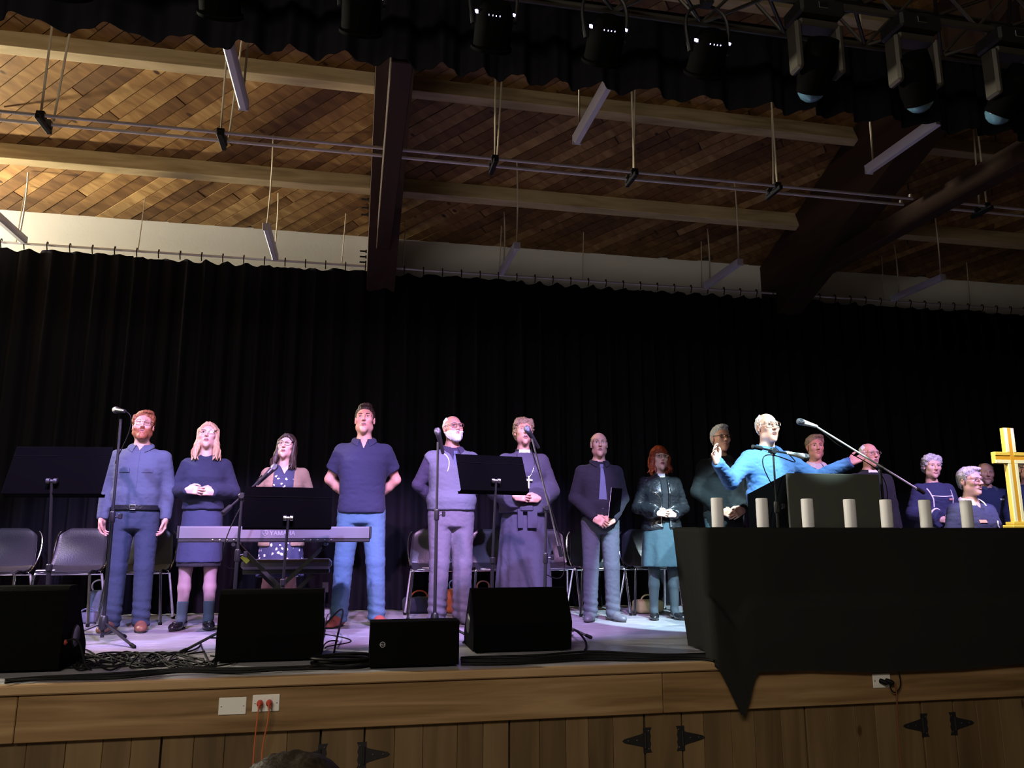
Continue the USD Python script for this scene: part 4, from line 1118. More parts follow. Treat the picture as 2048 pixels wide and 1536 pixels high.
def mic_stand(label, base, top, az=20, boom=None, r=.0095, foot=.36, clutch=None, round_=0):
    base, top = np.asarray(base, float), np.asarray(top, float)
    t = thing('microphone_stand', label, 'microphone stand', base); T = top - base; u = T / np.linalg.norm(T)
    c = T * (clutch or .52)
    obj('lower_pole', rod((0, 0, .05), c, r * 1.35, 10), 'stand_black', t)
    obj('upper_pole', rod(c, T, r, 10), 'stand_black', t)
    k = obj('clutch', cat(along(lathe([(.013, 0), (.020, .01), (.020, .075), (.014, .085)], 12), c - u * .04, T), rod(c, c + (.05, 0, .01), .007, 6), box(c + (.04, -.012, -.01), c + (.065, .012, .03), .005)), 'stand_black', t)
    if not round_: obj('leg_hub', lathe([(.020, .10), (.030, .11), (.034, .15), (.026, .19), (.017, .20)], 12), 'stand_black', t)
    if round_: obj('round_base', lathe([(round_, 0), (round_, .012), (round_ * .9, .018), (.02, .03), (.014, .06)], 26), 'stand_black', t)
    for q in range(0 if round_ else 3):
        a = math.radians(az + 120 * q); e = np.array([math.cos(a), math.sin(a), 0])
        l = obj('leg', cat(rod(e * .02 + (0, 0, .145), e * (foot - .03) + (0, 0, .02), .0095, 8), rod(e * .012 + (0, 0, .07), e * foot * .45 + (0, 0, .086), .006, 6)), 'stand_black', t)
        obj('rubber_foot', along(lathe([(.009, 0), (.013, .008), (.013, .045), (.009, .055)], 10), e * (foot - .045) + (0, 0, .026), (e * foot + (0, 0, .010)) - (e * (foot - .045) + (0, 0, .026)) + e * (foot - .045) + (0, 0, .026)), 'rubber_black', l)
    if boom is not None:
        a, b = np.asarray(boom[0]) - base, np.asarray(boom[1]) - base
        obj('boom', rod(a, b, .0075, 10), boom[2] if len(boom) > 2 else 'stand_black', t)
        obj('boom_joint', cat(tf(lathe([(.018, -.022), (.024, -.015), (.024, .015), (.018, .022)], 14), RX(90), T), rod(T - (.0, .0, .03), T, .014, 8), rod(T + (0, .02, 0), T + (.0, .06, .0), .008, 6)), 'stand_black', t)
        obj('counterweight', along(lathe([(.008, 0), (.016, .005), (.016, .09), (.008, .095)], 12), b, b + (b - a)), 'stand_black', t)
        return t
    return t


def music_stand(label, base, cen, yaw, w=.52, h=.31, tilt=20, knob='metal_silver'):
    base, cen = np.asarray(base, float), np.asarray(cen, float)
    t = thing('music_stand', label, 'music stand', base); Cn = cen - base; R = RZ(yaw) @ RX(-tilt)
    def pl(m): return tf(m, R, Cn)
    desk = cat(box((-w / 2, -.003, -h / 2), (w / 2, .003, h / 2), .0015), box((-w / 2, .0, -h / 2), (w / 2, .06, -h / 2 + .004)), box((-w / 2, .056, -h / 2), (w / 2, .06, -h / 2 + .02)))
    d = obj('desk', pl(desk), 'desk_black', t)
    obj('rib', pl(box((-w / 2, -.006, h / 2 - .074), (w / 2, -.002, h / 2 - .068), .001)), 'lamp_black', d)
    p = R @ np.array([0, -.035, -h * .28]) + Cn
    obj('tilt_head', cat(tf(lathe([(.014, -.035), (.020, -.032), (.020, -.012), (.013, -.008), (.013, .008), (.020, .012), (.020, .032), (.014, .035)], 14), RY(90), p), rod(p, R @ np.array([0, 0, -h * .25]) + Cn, .012, 8)), knob, t)
    top = p - (0, 0, .01)
    obj('upper_pole', rod((top[0] * .3, top[1] * .3, top[2] * .5), top, .0095, 10), 'stand_black', t)
    obj('lower_pole', rod((0, 0, .04), (top[0] * .3, top[1] * .3, top[2] * .5), .0135, 10), 'stand_black', t)
    obj('collar_ring', tf(lathe([(.017, 0), (.020, .006), (.020, .04), (.015, .046)], 12), None, (top[0] * .3, top[1] * .3, top[2] * .5 - .02)), 'stand_black', t)
    for q in range(3):
        a = math.radians(80 + 120 * q + yaw); e = np.array([math.cos(a), math.sin(a), 0])
        obj('leg', tube(spline([(0, 0, .17), e * .10 + (0, 0, .11), e * .27 + (0, 0, .012)], 10), .009, 8), 'stand_black', t)


def wedge(label, xa, xb, ya, h, kind, badge=False):
    """A stage monitor, its back to the audience: bottom front edge at ya, from xa to xb."""
    t = thing('stage_monitor', label, 'loudspeaker', ((xa + xb) / 2, ya, 0)); w = (xb - xa) / 2
    prof = dict(tall=[(0, .012), (-.005, .16), (.03, h * .94), (.06, h), (.17, h), (.44, .10), (.44, .012)], bent=[(.02, .012), (-.015, .19), (.0, .215), (.13, h), (.20, h), (.45, .10), (.45, .012)], flat=[(0, .012), (0, h), (.16, h), (.26, .09), (.26, .012)])[kind]
    R = np.array([[0, 0, 1.], [1., 0, 0], [0, 1., 0]])
    p = Polygon(prof).buffer(-.008).buffer(.008, quad_segs=3)
    obj('cabinet', prism(p, 2 * w, R, (-w, 0, 0)), 'monitor_black', t, 30)
    a, b = np.array([prof[-3][0], prof[-3][1]]), np.array([prof[-2][0], prof[-2][1]]); n = np.array([b[1] - a[1], -(b[0] - a[0])]); n = -n / np.linalg.norm(n) if n[0] < 0 else n / np.linalg.norm(n)
    g0, g1 = a + (b - a) * .06, a + (b - a) * .94
    obj('speaker_grille', prism(Polygon([tuple(g0 - n * .004), tuple(g1 - n * .004), tuple(g1 + n * .008), tuple(g0 + n * .008)]), 2 * w - .06, R, (-w + .03, 0, 0)), 'grille_black', t)
    for sx in (-1, 1):
        if kind != 'flat':
            hd = tf(lathe([(.030, 0), (.062, .0), (.066, .006), (.060, .012), (.046, .006), (.030, .004)], 22), RY(90 * sx), (sx * (w - .002), .22, .17))
            obj('side_handle', hd, 'metal_dark', t)
    for sx in (-1, 1):
        for yy in (.05, prof[-1][0] - .05): obj('rubber_foot', tf(lathe([(.018, 0), (.020, .004), (.020, .016)], 10), None, (sx * (w - .06), yy, 0)), 'rubber_black', t)
    if badge:
        bx, bz = -w + .073, h * .52
        bg = obj('badge', tf(lathe([(.0165, 0), (.0165, .003), (.0125, .0035), (.0125, .001), (.001, .001)], 24), RX(90), (bx, .001, bz)), 'print_pale', t)
        tm = meshkit.text_mesh('RCF', .0105, .0015, True); tv = np.asarray(tm.vertices); tv = tv - [tv[:, 0].mean(), tv[:, 1].mean(), 0]
        obj('badge_lettering', (tv @ XZ.T + (bx, -.0005, bz), np.asarray(tm.faces)), 'print_pale', bg, False)
    return t


# ------------------------------------------------------------------ chairs against the curtain
ch = thing('stacking_chair', 'x', 'chair', (0, 0, 0))
sx = np.linspace(-1, 1, 17); sy = np.linspace(0, 1, 13)
P = np.array([[[.215 * u * (1 - .05 * v), -.215 + .40 * v, .452 + .012 * u * u - .018 * math.sin(math.pi * v) - .025 * max(0, .15 - v) / .15 + .03 * max(0, v - .85) / .15] for v in sy] for u in sx])
obj('seat', sheet(P, -.008), 'chair_plastic', ch, True)
P = np.array([[[u * (.225 - .035 * v) * (1 - .10 * max(0, v - .86) / .14 * 1.6), .185 + .075 * v + .02 * (1 - u * u) * math.sin(math.pi * min(v * 1.2, 1)) - .02, .470 + .345 * v - .03 * max(0, abs(u) - .7) / .3 * max(0, v - .8) / .2] for v in sy] for u in sx])
obj('backrest', sheet(P, .008), 'chair_plastic', ch, True)
for s in (-1, 1):
    obj('leg', tube([(s * .190, -.200, .437), (s * .207, -.206, .434), (s * .215, -.210, .420), (s * .25, -.245, .012)], .0125, 10), 'chrome', ch)
    obj('leg', tube([(s * .205, .08, .432), (s * .209, .115, .428), (s * .213, .130, .412), (s * .248, .255, .012)], .0125, 10), 'chrome', ch)
    obj('side_tube', tube(spline([(s * .205, -.20, .438), (s * .206, .0, .432), (s * .21, .12, .438), (s * .222, .19, .50), (s * .20, .262, .79)], 20), .0095, 8), 'chrome', ch)
obj('front_tube', rod((-.205, -.203, .437), (.205, -.203, .437), .011, 8), 'chrome', ch)
obj('cross_tube', rod((-.212, .115, .415), (.212, .115, .415), .010, 8), 'chrome', ch)
for s in (-1, 1):
    for y in (-.245, .255): obj('foot_cap', tf(lathe([(.015, 0), (.016, .02), (.013, .026)], 10), None, (s * .25, y, 0)), 'rubber_black', ch)
CHY = 7.55
spots = [(aim_px(175, 1250, Y=7.30)[0] - .83, 'black plastic chair cut off by the left edge of the picture'), (aim_px(175, 1250, Y=7.30)[0] - .25, 'empty black plastic chair at far left with papers on its seat'), (aim_px(318, 1250, Y=7.30)[0] - .25, 'black plastic chair behind the bearded man in the slate shirt')]
for px, l in ((816, 'black plastic chair behind the grey bearded man, left of him'), (944, 'black plastic chair between the grey bearded man and the robed woman'), (1062, 'black plastic chair behind the woman in the long robe'), (1160, 'black plastic chair behind the bald man with the folder'), (1270, 'black plastic chair behind the red haired woman')):
    spots.append((aim_px(px, 1235, Y=7.30)[0] + .25, l))
ch.GetAttribute('xformOp:translate').Set(Gf.Vec3d(float(spots[0][0]), CHY, 0)); tag(ch, spots[0][1], 'chair', 'row of chairs along the curtain')
for i, (x, l) in enumerate(spots[1:]): dup(ch, l, (x, CHY + .03 * math.sin(i * 2.), 0), 4 * math.sin(i * 3.1))
M['paper_white'] = plain('paper_white', (.8, .8, .8), .8)
tag(obj('paper', tf(box((-.07, -.05, 0), (.07, .05, .006), .001), RZ(15), (spots[1][0] - .155, CHY - .14, .457)), 'paper_white'), 'white folded paper on the empty chair at far left', 'paper')
tag(obj('paper', tf(box((-.10, -.06, 0), (.10, .06, .006), .001), RZ(-8), (spots[3][0] - .02, CHY - .10, .448)), 'paper_white'), 'white booklet on the chair left of the grey bearded man', 'paper')

# ------------------------------------------------------------------ keyboard, its stand, bench
KX0, KX1, KY = -1.268, .130, 6.10
kb = thing('electric_piano', 'long silver grey stage piano seen from behind with maker lettering', 'keyboard', ((KX0 + KX1) / 2, KY, .735)); kw = (KX1 - KX0) / 2
prof = [(0, 0), (.0, .076), (.012, .086), (.13, .086), (.15, .060), (.29, .050), (.30, .04), (.30, 0)]
R = np.array([[0, 0, 1.], [1., 0, 0], [0, 1., 0]])
obj('case', prism(prof, 2 * kw - .036, R, (-kw + .018, 0, 0)), 'keyboard_silver', kb)
for s in (-1, 1): obj('end_cheek', box((s * kw, -.003, -.004), (s * (kw - .018), .303, .088), .004), 'keyboard_dark', kb)
obj('underside', box((-kw + .01, .004, -.03), (kw - .01, .296, 0), .006), 'keyboard_dark', kb)
for k in range(52): obj('white_key', box((-kw + .09 + k * .0233, .155, .058), (-kw + .09 + k * .0233 + .0225, .292, .070), .001), 'plastic_ivory', kb)
for k in range(51):
    if k % 7 not in (1, 4): obj('black_key', box((-kw + .09 + k * .0233 + .016, .155, .066), (-kw + .09 + k * .0233 + .029, .245, .080), .001), 'keyboard_dark', kb)
for k in range(9): obj('rear_socket', tf(lathe([(.008, 0), (.008, .003), (.004, .004), (.004, .0005)], 10), RX(90), (-kw + .25 + k * .05 + (.45 if k > 3 else 0), .004, -.015)), 'metal_silver', kb)
tm = meshkit.text_mesh('YAMAHA', .030, .0015, True); tv = np.asarray(tm.vertices)
lx = aim_px(539, 1066, Y=KY)[0] - (KX0 + KX1) / 2; lz = aim_px(531, 1066, Y=KY)[2] - .735
obj('maker_lettering', ((tv * [1.02, 1, 1] + [0, -.015, 0]) @ XZ.T + (lx, -.0005, lz), np.asarray(tm.faces)), 'print_pale', kb, False)
forks = [tf(bar((0, 0, 0), (0, 0, .019), .0022), RY(120 * q)) for q in range(3)] + [tf(cat(bar((-.003, 0, .006), (-.003, 0, .017), .0016), bar((.003, 0, .006), (.003, 0, .017), .0016)), RY(120 * q)) for q in range(3)]
ring = tf(tube([(.019 * math.cos(a), 0, .019 * math.sin(a)) for a in np.linspace(0, 2 * np.pi, 29)[:-1]], .0022, 6, closed=True))
obj('maker_emblem', tf(cat(ring, *forks), None, (lx - .030, -.0015, lz)), 'print_pale', kb, False)
ks = thing('keyboard_stand', 'black folding X stand under the stage piano', 'stand', ((KX0 + KX1) / 2, KY + .15, 0))
for y, a, b in ((-.10, -.30, .36), (.10, .36, -.30)):
    for yy in (y, y + .03) if y < 0 else (y, y - .03): obj('cross_leg', bar((a, yy, .04), (b, yy, .685), .028, .018, (0, 1, 0)), 'stand_black', ks)
obj('pivot', rod((.03, -.12, .36), (.03, .12, .36), .030, 14), 'stand_black', ks)
for s in (-.30, .36):
    obj('foot_bar', rod((s, -.20, .025), (s, .20, .025), .022, 10), 'rubber_black', ks); obj('top_bar', rod((s, -.16, .690), (s, .16, .690), .0145, 10), 'stand_black', ks)
obj('yellow_tape', bar((-.262, .07, .60), (-.215, .07, .555), .034, .026, (0, 1, 0)), 'tape_yellow', ks)
bx = aim_px(576, 1120, Y=6.62)[0]; bn = thing('piano_bench', 'padded black bench on crossed legs behind the stage piano', 'bench', (bx, 6.62, 0))
obj('seat', box((-.345, -.15, .49), (.345, .15, .565), .022), 'vinyl_grey', bn); obj('seat_rail', box((-.33, -.13, .455), (.33, .13, .49), .004), 'stand_black', bn)
for y, a, b in ((-.09, -.22, .22), (.09, .22, -.22)): obj('cross_leg', bar((a, y, .03), (b, y, .46), .03, .016, (0, 1, 0)), 'stand_black', bn)
for s in (-.22, .22): obj('foot_bar', rod((s, -.17, .019), (s, .17, .019), .018, 8), 'rubber_black', bn)

# ------------------------------------------------------------------ stands and microphones
p = lambda x, y, Y: aim_px(x, y, Y=Y)
b = np.array([*aim_px(203, 1285, Y=6.13)[:2], 0]); tp = p(242, 838, 6.13)
mic_stand('tall straight black microphone stand before the bearded man at left', b, tp, 200, clutch=.55)
m0 = p(232, 820, 6.16); microphone('silver headed microphone beside the bearded man, tipped to the left', m0, (-.42, .62, .12), [m0 + (.14, -.17, -.05), m0 + (.12, -.10, -.22), m0 + (.035, -.02, -.40)])
tp = p(876, 884, 5.9); b = np.array([tp[0] - .0, 5.9, 0])
mic_stand('straight black microphone stand before the grey bearded man', b, tp, 90, clutch=.62)
m0 = p(875, 862, 5.87); microphone('ball headed microphone before the grey bearded man', m0, (-.25, -.35, .75), [m0 + (.09, .05, -.2), m0 + (.09, .06, -.30)])
a = p(1062, 868, 5.85); e = p(1117, 1090, 5.95); pv = p(1092, 1016, 5.92)
mic_stand('boom microphone stand in front of the woman in the long robe', (pv[0] - .01, 5.95, 0), pv, 90, (a, e, 'metal_silver'), clutch=.60)
microphone('dark microphone on the boom close to the robed woman\'s face', p(1054, 858, 5.83), p(1054, 858, 5.83) - p(1064, 874, 5.86), [a + (.03, .05, -.05), pv + (.02, .05, .1), pv + (.0, .06, -.5)])
a = p(541, 942, 6.0); pv = p(484, 992, 5.75); e = p(462, 1012, 5.70)
mic_stand('boom microphone stand in front of the stage piano', (pv[0] - .01, 5.75, 0), pv, 90, (a, e), clutch=.6, foot=.33)
microphone('dark microphone on the boom before the woman in the flowered dress', p(549, 934, 6.02), p(549, 934, 6.02) - p(540, 943, 6.0), [a + (-.06, .0, -.04), pv + (-.01, .03, -.08), pv + (-.02, .03, -.5)])
a = p(1632, 853, 5.20); e = p(1832, 976, 5.42); pv = p(1760, 934, 5.36)
mic_stand('long silver boom microphone stand right of the lectern', (pv[0], 5.36, 0), pv, 40, (a, e, 'boom_silver'), r=.011, clutch=.75, round_=.10)
microphone('blue lit microphone at the end of the long silver boom', p(1600, 843, 5.14), p(1600, 843, 5.14) - p(1630, 852, 5.20), [a + (.05, .03, -.02), (a + pv) / 2 + (0, .02, -.03), pv + (.02, .03, -.05), pv + (.02, .03, -.4)], 'boom_silver')
a = p(1592, 910, 5.21); e = p(1524, 897, 5.13); pv = p(1546, 902, 5.165)
lm = mic_stand('thin black microphone stand in front of the lectern', (pv[0] + .0, 5.165, 0), pv, 90, (a, e), r=.007, clutch=.7, round_=.055)
microphone('short microphone pointing right on the thin stand at the lectern', p(1612, 914, 5.23), p(1612, 914, 5.23) - p(1594, 910, 5.21), [a + (.0, .02, -.05), pv + (.02, .02, -.03), pv + (.02, .02, -.3)], 'boom_silver')

q = p(985, 946, 5.76); music_stand('black music stand between the grey bearded man and the robed woman', (q[0], 5.80, 0), q, 14, .555, .30, 24)
q = p(577, 1015, 5.72); music_stand('black music stand in front of the stage piano, its desk low', (q[0] - .02, 5.79, 0), q, 8, .60, .29, 10)
q = p(117, 940, 5.62); music_stand('black music stand at far left in front of the empty chair', (q[0] - .0, 5.70, 0), q, -8, .63, .34, 20, 'metal_dark')

# ------------------------------------------------------------------ stage monitors
wedge('black stage monitor at far left, cut off by the picture edge', p(0, 1330, 5.0)[0] - .12, p(128, 1340, 5.0)[0] - .03, 5.0, .47, 'tall')
wedge('large black stage monitor in front of the woman in the navy dress', p(428, 1325, 5.1)[0], p(641, 1322, 5.1)[0], 5.12, .425, 'tall')
wedge('black stage monitor with a bent back, right of the small flat loudspeaker', p(947, 1307, 5.2)[0], p(1144, 1303, 5.2)[0], 5.20, .405, 'bent')
wedge('small flat black loudspeaker with a round badge at the stage edge', .114, .634, 4.745, .262, 'flat', True)
t = thing('cable_plug', 'orange plug at the back of the far left stage monitor', 'plug', p(131, 1290, 5.06))
obj('plug_body', tf(lathe([(.010, 0), (.017, .006), (.017, .05), (.010, .06)], 12), RY(70), (-.05, .0, 0)), 'plug_red', t); obj('plug_tail', tube(spline([(.0, 0, .02), (.05, 0, .03), (.10, -.01, -.06), (.16, -.03, -.14)], 10), .006, 6), 'rubber_black', t)

# ------------------------------------------------------------------ covered table and what stands on it
TZ = .808
tb = thing('long_table', 'long table hidden under the black cloth at the stage edge', 'table', (4.7, 4.88, 0))
obj('tabletop', box((-2.48, -.20, TZ - .035), (2.48, .20, TZ - .006), .004), 'metal_dark', tb)
for x in (-2.3, -.1, .1, 2.3):
    for y in (-.16, .16): obj('leg', rod((x, y, 0), (x, y, TZ - .03), .015, 8), 'metal_dark', tb)
path = [(2.155, 5.10)] + [(2.165, y) for y in np.linspace(5.06, 4.74, 14)] + [(2.165 + .06 * (1 - math.cos(a)), 4.72 - .07 * math.sin(a)) for a in np.linspace(.1, 1.5, 8)] + [(x, 4.65) for x in np.linspace(2.26, 7.3, 230)]
path = np.array(path); n = len(path); sl_ = np.r_[0, np.cumsum(np.linalg.norm(np.diff(path, axis=0), axis=1))]
hemx = [2.15, 2.20, 2.26, 2.337, 2.385, 2.42, 2.45, 2.8, 3.24, 3.9, 4.33, 5.5, 7.3]; hemz = [.0, -.04, -.16, -.325, -.235, -.12, -.06, -.062, -.088, -.088, -.070, -.09, -.08]
rows = 26; P = np.zeros((n, rows + 3, 3))
for i, (x, y) in enumerate(path):
    side = y > 4.70; nrm = np.array([-1., 0]) if side else np.array([0, -1.])
    zb = np.interp(x, hemx, hemz) if not side else .012
    P[i, 0] = (max(x, 2.2) if side else x, 5.09 if not side else y, TZ + .002); P[i, 1] = (x + .03 * side, (y + .05) if not side else y, TZ + .002)
    for j in range(rows + 1):
        v = j / rows; f = sl_[i]
        wv = (.050 * v ** 1.1 * math.sin(f * 7.5 + 1.2) * math.exp(-((x - 2.45) / .45) ** 2) + .022 * v * math.sin(f * 3.1 + 2 * v) + .010 * v * math.sin(f * 11 + 1 - 2.5 * v) + .012 * v * math.sin(3.2 * (f + 1.6 * v)))
        out = .004 + .035 * v + wv
        if side: px_, py_ = x + .14 * v * min(1, (y - 4.7) / .25) - .3 * wv, y + .12 * v * max(0, y - 4.9) / .2
        else: px_, py_ = x, y - max(out, .004 + .075 * min(v * 1.25, 1) if v > .5 else 0)
        P[i, j + 2] = (px_, py_, TZ - (TZ - zb) * v - (.0 if j else .001))
tag(obj('tablecloth', sheet(P, -.003), 'cloth_table', None, True), 'black cloth draped over the long table and hanging down the stage front', 'tablecloth')
for i, px in enumerate((1436, 1526, 1617, 1702, 1775, 1853, 1936)):
    q = aim_px(px, 1050, Y=4.83); o = ['first', 'second', 'third', 'fourth', 'fifth', 'sixth', 'seventh'][i]
    c = thing('pillar_candle', f'thick white pillar candle on the black cloth, {o} from the left', 'candle', (q[0], 4.83, TZ + .003), 40 * i, 'row of white candles on the table')
    rr = .0395
    obj('wax', lathe([(rr - .003, 0), (rr, .003), (rr, .186), (rr - .002, .192), (rr - .007, .194), (rr - .012, .190), (.012, .186), (.002, .186)], 30), 'wax_white', c)
    obj('wick', tube([(0, 0, .184), (.001, 0, .193), (.004, 0, .199)], .0013, 5), 'iron_black', c)
cx = aim_px(2035, 1045, Y=4.86); cr = thing('standing_cross', 'golden wooden cross with spotlight glints painted as pale strips on the table at right', 'cross', (cx[0] + .0, 4.86, TZ + .003))
ztop = aim_px(2011, 857, Y=4.86)[2] - TZ; za = aim_px(2016, 917, Y=4.86)[2] - TZ; hw = .043; ah = .145
obj('upright', box((-hw, -.018, .04), (hw, .018, ztop), .004), 'gold_paint', cr); obj('crossbar', box((-ah, -.018, za - hw), (ah, .018, za + hw), .004), 'gold_paint', cr)
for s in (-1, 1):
    e0 = obj('edge_strip', cat(box((s * hw * .95, -.026, .045), (s * hw * .37, -.017, za - hw * .95), .002), box((s * hw * .95, -.026, za + hw * .95), (s * hw * .37, -.017, ztop - .002), .002)), 'cream_paint', cr)  # white spotlight reflections set in as cream strips along the edges
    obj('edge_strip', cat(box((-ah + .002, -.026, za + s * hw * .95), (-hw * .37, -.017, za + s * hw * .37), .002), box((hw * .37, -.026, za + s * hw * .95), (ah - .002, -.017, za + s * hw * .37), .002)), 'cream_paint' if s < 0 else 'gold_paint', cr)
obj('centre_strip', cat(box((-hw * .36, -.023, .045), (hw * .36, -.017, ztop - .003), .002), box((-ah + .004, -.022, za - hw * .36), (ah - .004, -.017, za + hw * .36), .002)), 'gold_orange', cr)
obj('foot', cat(box((-.085, -.05, 0), (.12, .05, .022), .004), box((-.07, -.038, .022), (.10, .038, .044), .004)), 'gold_paint', cr)

lc = thing('lectern', 'large dark lectern behind the black covered table', 'lectern', (3.512, 5.24, 0)); w = .380
sideprof = [(0, 0), (0, 1.205), (.60, 1.085), (.60, 0)]
R = np.array([[0, 0, 1.], [1., 0, 0], [0, 1., 0]])
for s in (-1, 1): obj('side_panel', prism(sideprof, .022, R, (s * w - (.022 if s > 0 else 0), .012, 0)), 'desk_black', lc)
obj('front_panel', box((-w - .004, -.010, .0), (w + .004, .012, 1.212), .004), 'lectern_dark', lc)
obj('slanted_top', prism([(.0, 1.17), (.0, 1.19), (.60, 1.07), (.60, 1.05)], 2 * w - .044, R, (-w + .022, .012, 0)), 'desk_black', lc); obj('shelf', box((-w + .022, .02, .60), (w - .022, .58, .62)), 'desk_black', lc)

# ------------------------------------------------------------------ sockets and cords on the stage front
M['cord_rust'] = plain('cord_rust', (.17, .05, .022), .5)


def plate(x, y, w, h, label, blank=False):
    q = aim_px(x, y, Y=4.612); t = thing('wall_plate', label, 'cover plate' if blank else 'socket', (q[0], 4.615, q[2]))
    obj('cover', box((-w / 2, -.007, -h / 2), (w / 2, 0, h / 2), .003), 'plastic_ivory', t)
    for s in ((-.020, .020) if not blank else ()): obj('outlet', box((s - .014, -.009, -.030), (s + .014, -.006, .030), .002), 'plastic_ivory', t)
    for s in (-1, 1): obj('screw', tf(lathe([(.004, 0), (.004, .001), (.0005, .002)], 8), RX(90), (s * w * .4, -.0065, 0)), 'metal_silver', t)
    return np.array([q[0], 4.615, q[2]])


plate(465, 1412, .142, .088, 'blank ivory cover plate on the stage front, left of the socket', True)
o = plate(532, 1406, .142, .088, 'ivory double socket with two red plugs on the stage front')
for i, dx in enumerate((-.030, .018)):
    t = thing('extension_cord', f'orange extension cord hanging from the ivory socket, {"left" if i == 0 else "right"} plug', 'cord', o + (dx, 0, .004))
    obj('plug', cat(tf(lathe([(.008, 0), (.016, .004), (.016, .03), (.007, .042)], 12), RX(90), (0, -.007, 0)), along(lathe([(.011, 0), (.008, .03)], 8), (0, -.035, .005), (.012 * i * 2, -.04, -.1))), 'plug_red', t)
    obj('cord', tube(spline([(0, -.045, 0), (-.004 + .008 * i, -.05, -.05), (-.014 - .004 * i, -.03, -.20), (-.016, -.03, -.40), (-.02, -.02, -.60)] + [(-.02, -.03, HALLZ - o[2] - .004 + .012)], 24), .0042, 7), 'cord_orange', t)
o = plate(1763, 1361, .125, .088, 'ivory socket with two black plugs under the black cloth')
for i, dx in enumerate((-.020, .022)):
    t = thing('power_cord', ['black cord looping up from the right hand socket under the cloth', 'dark orange cord hanging to the floor from the right hand socket'][i], 'cord', o + (dx, 0, -.004))
    obj('plug', along(lathe([(.008, 0), (.015, .005), (.015, .04), (.007, .055)], 12), (0, -.007, .006), (.05, -.05, -.012)), 'rubber_black', t)
    pts = [(.045, -.045, -.008), (.055, -.04, -.04), (.085, -.03, -.065), (.125, -.03, -.04), (.135, -.03, .02), (.13, -.03, .09)] if i == 0 else [(.045, -.045, -.01), (.05, -.04, -.05), (.045, -.035, -.2), (.045, -.03, -.45), (.05, -.03, HALLZ - o[2] + .01)]
    obj('cord', tube(spline(pts, 24), .0040, 7), 'rubber_black' if i == 0 else 'cord_rust', t)

# ------------------------------------------------------------------ cables on the stage, bags under the chairs
def cable(label, pts, r=.0065, group=None, mtl='rubber_black'):
    P = spline([(*aim_px(x, y, Z=r)[:2], r + h) for x, y, h in pts], 14 * len(pts)); P[:, 2] = np.maximum(P[:, 2], r)
    tag(obj('cable', tube(P, r, 7), mtl), label, 'cable', group)


rr = random.Random(4)
for k in range(14):
    o1 = rr.uniform(-12, 10)
    cable('black cable lying in the tangle on the stage floor at left', [(x + rr.uniform(-16, 16), 1322 + .6 * o1 + rr.uniform(-17, 15), rr.uniform(0, .005)) for x in (150, 185, 220, 255, 290, 325, 360, 395, 420)], .0052, 'tangled cables at left')
for k in range(5):
    cable('black cable in the bundle along the front edge right of the monitors', [(x, y + k * 3.2 + rr.uniform(-2, 2), rr.uniform(0, .006)) for x, y in ((922, 1316), (1000, 1315), (1080, 1312), (1180, 1306), (1300, 1308), (1400, 1308), (1428, 1309))], .0075, 'bundled cables at the front edge')
for k in range(4):
    cable('black cable along the front edge between the monitors at left', [(x, y + k * 3 + rr.uniform(-2, 2), rr.uniform(0, .01)) for x, y in ((10, 1362), (120, 1352), (240, 1350), (360, 1340), (470, 1340), (560, 1336), (660, 1330), (735, 1322))], .0065, 'cables along the front edge at left')
cable('black cable arching up beside the large stage monitor', [(642, 1262, .01), (660, 1264, .10), (672, 1300, .06), (668, 1306, .0)], .007)
cable('thin black cable looping on the floor by the large monitor', [(645, 1268, .0), (690, 1276, .0), (697, 1285, 0.), (670, 1290, .0), (650, 1296, 0)], .004)
cable('short black cable by the large stage monitor', [(645, 1302, .0), (660, 1288, .02), (676, 1282, .0)], .005)
cable('black cable beside the bent back monitor at right', [(1146, 1268, .02), (1160, 1282, .05), (1172, 1292, .02), (1170, 1300, 0)], .008)
q = aim_px(690, 1326, Z=.02); t = thing('cable_coil', 'coil of black cable on the stage floor beside the large monitor', 'cable', (q[0], q[1] + .03, 0))
for k in range(7):
    n = 44; th = np.linspace(0, 2 * np.pi, n + 1)[:-1]; a = .17 + .015 * rr.uniform(-1, 1); e = .12 + .012 * rr.uniform(-1, 1)
    obj('turn', tube(np.stack([a * np.cos(th) + rr.uniform(-.02, .02), e * np.sin(th) + rr.uniform(-.02, .02), .009 + .009 * k * .8 + .004 * np.sin(th * 2 + k)], 1), .0075, 6, closed=True), 'rubber_black', t)
cable('black foot pedal cord behind the jeans of the tall man', [(652, 1245, 0), (665, 1225, .0), (690, 1238, .0)], .004)
x, y, _ = aim_px(651, 1228, Z=0); t = thing('foot_pedal', 'small grey pedal box with a metal post beside the large monitor', 'pedal', (x, y, 0))
obj('pedal_box', box((-.045, -.06, 0), (.045, .06, .055), .008), 'metal_silver', t); obj('post', rod((-.02, .02, .05), (-.02, .02, .22), .010, 10), 'metal_silver', t); obj('bracket', box((-.045, .0, .20), (.02, .04, .30), .008), 'metal_dark', t)


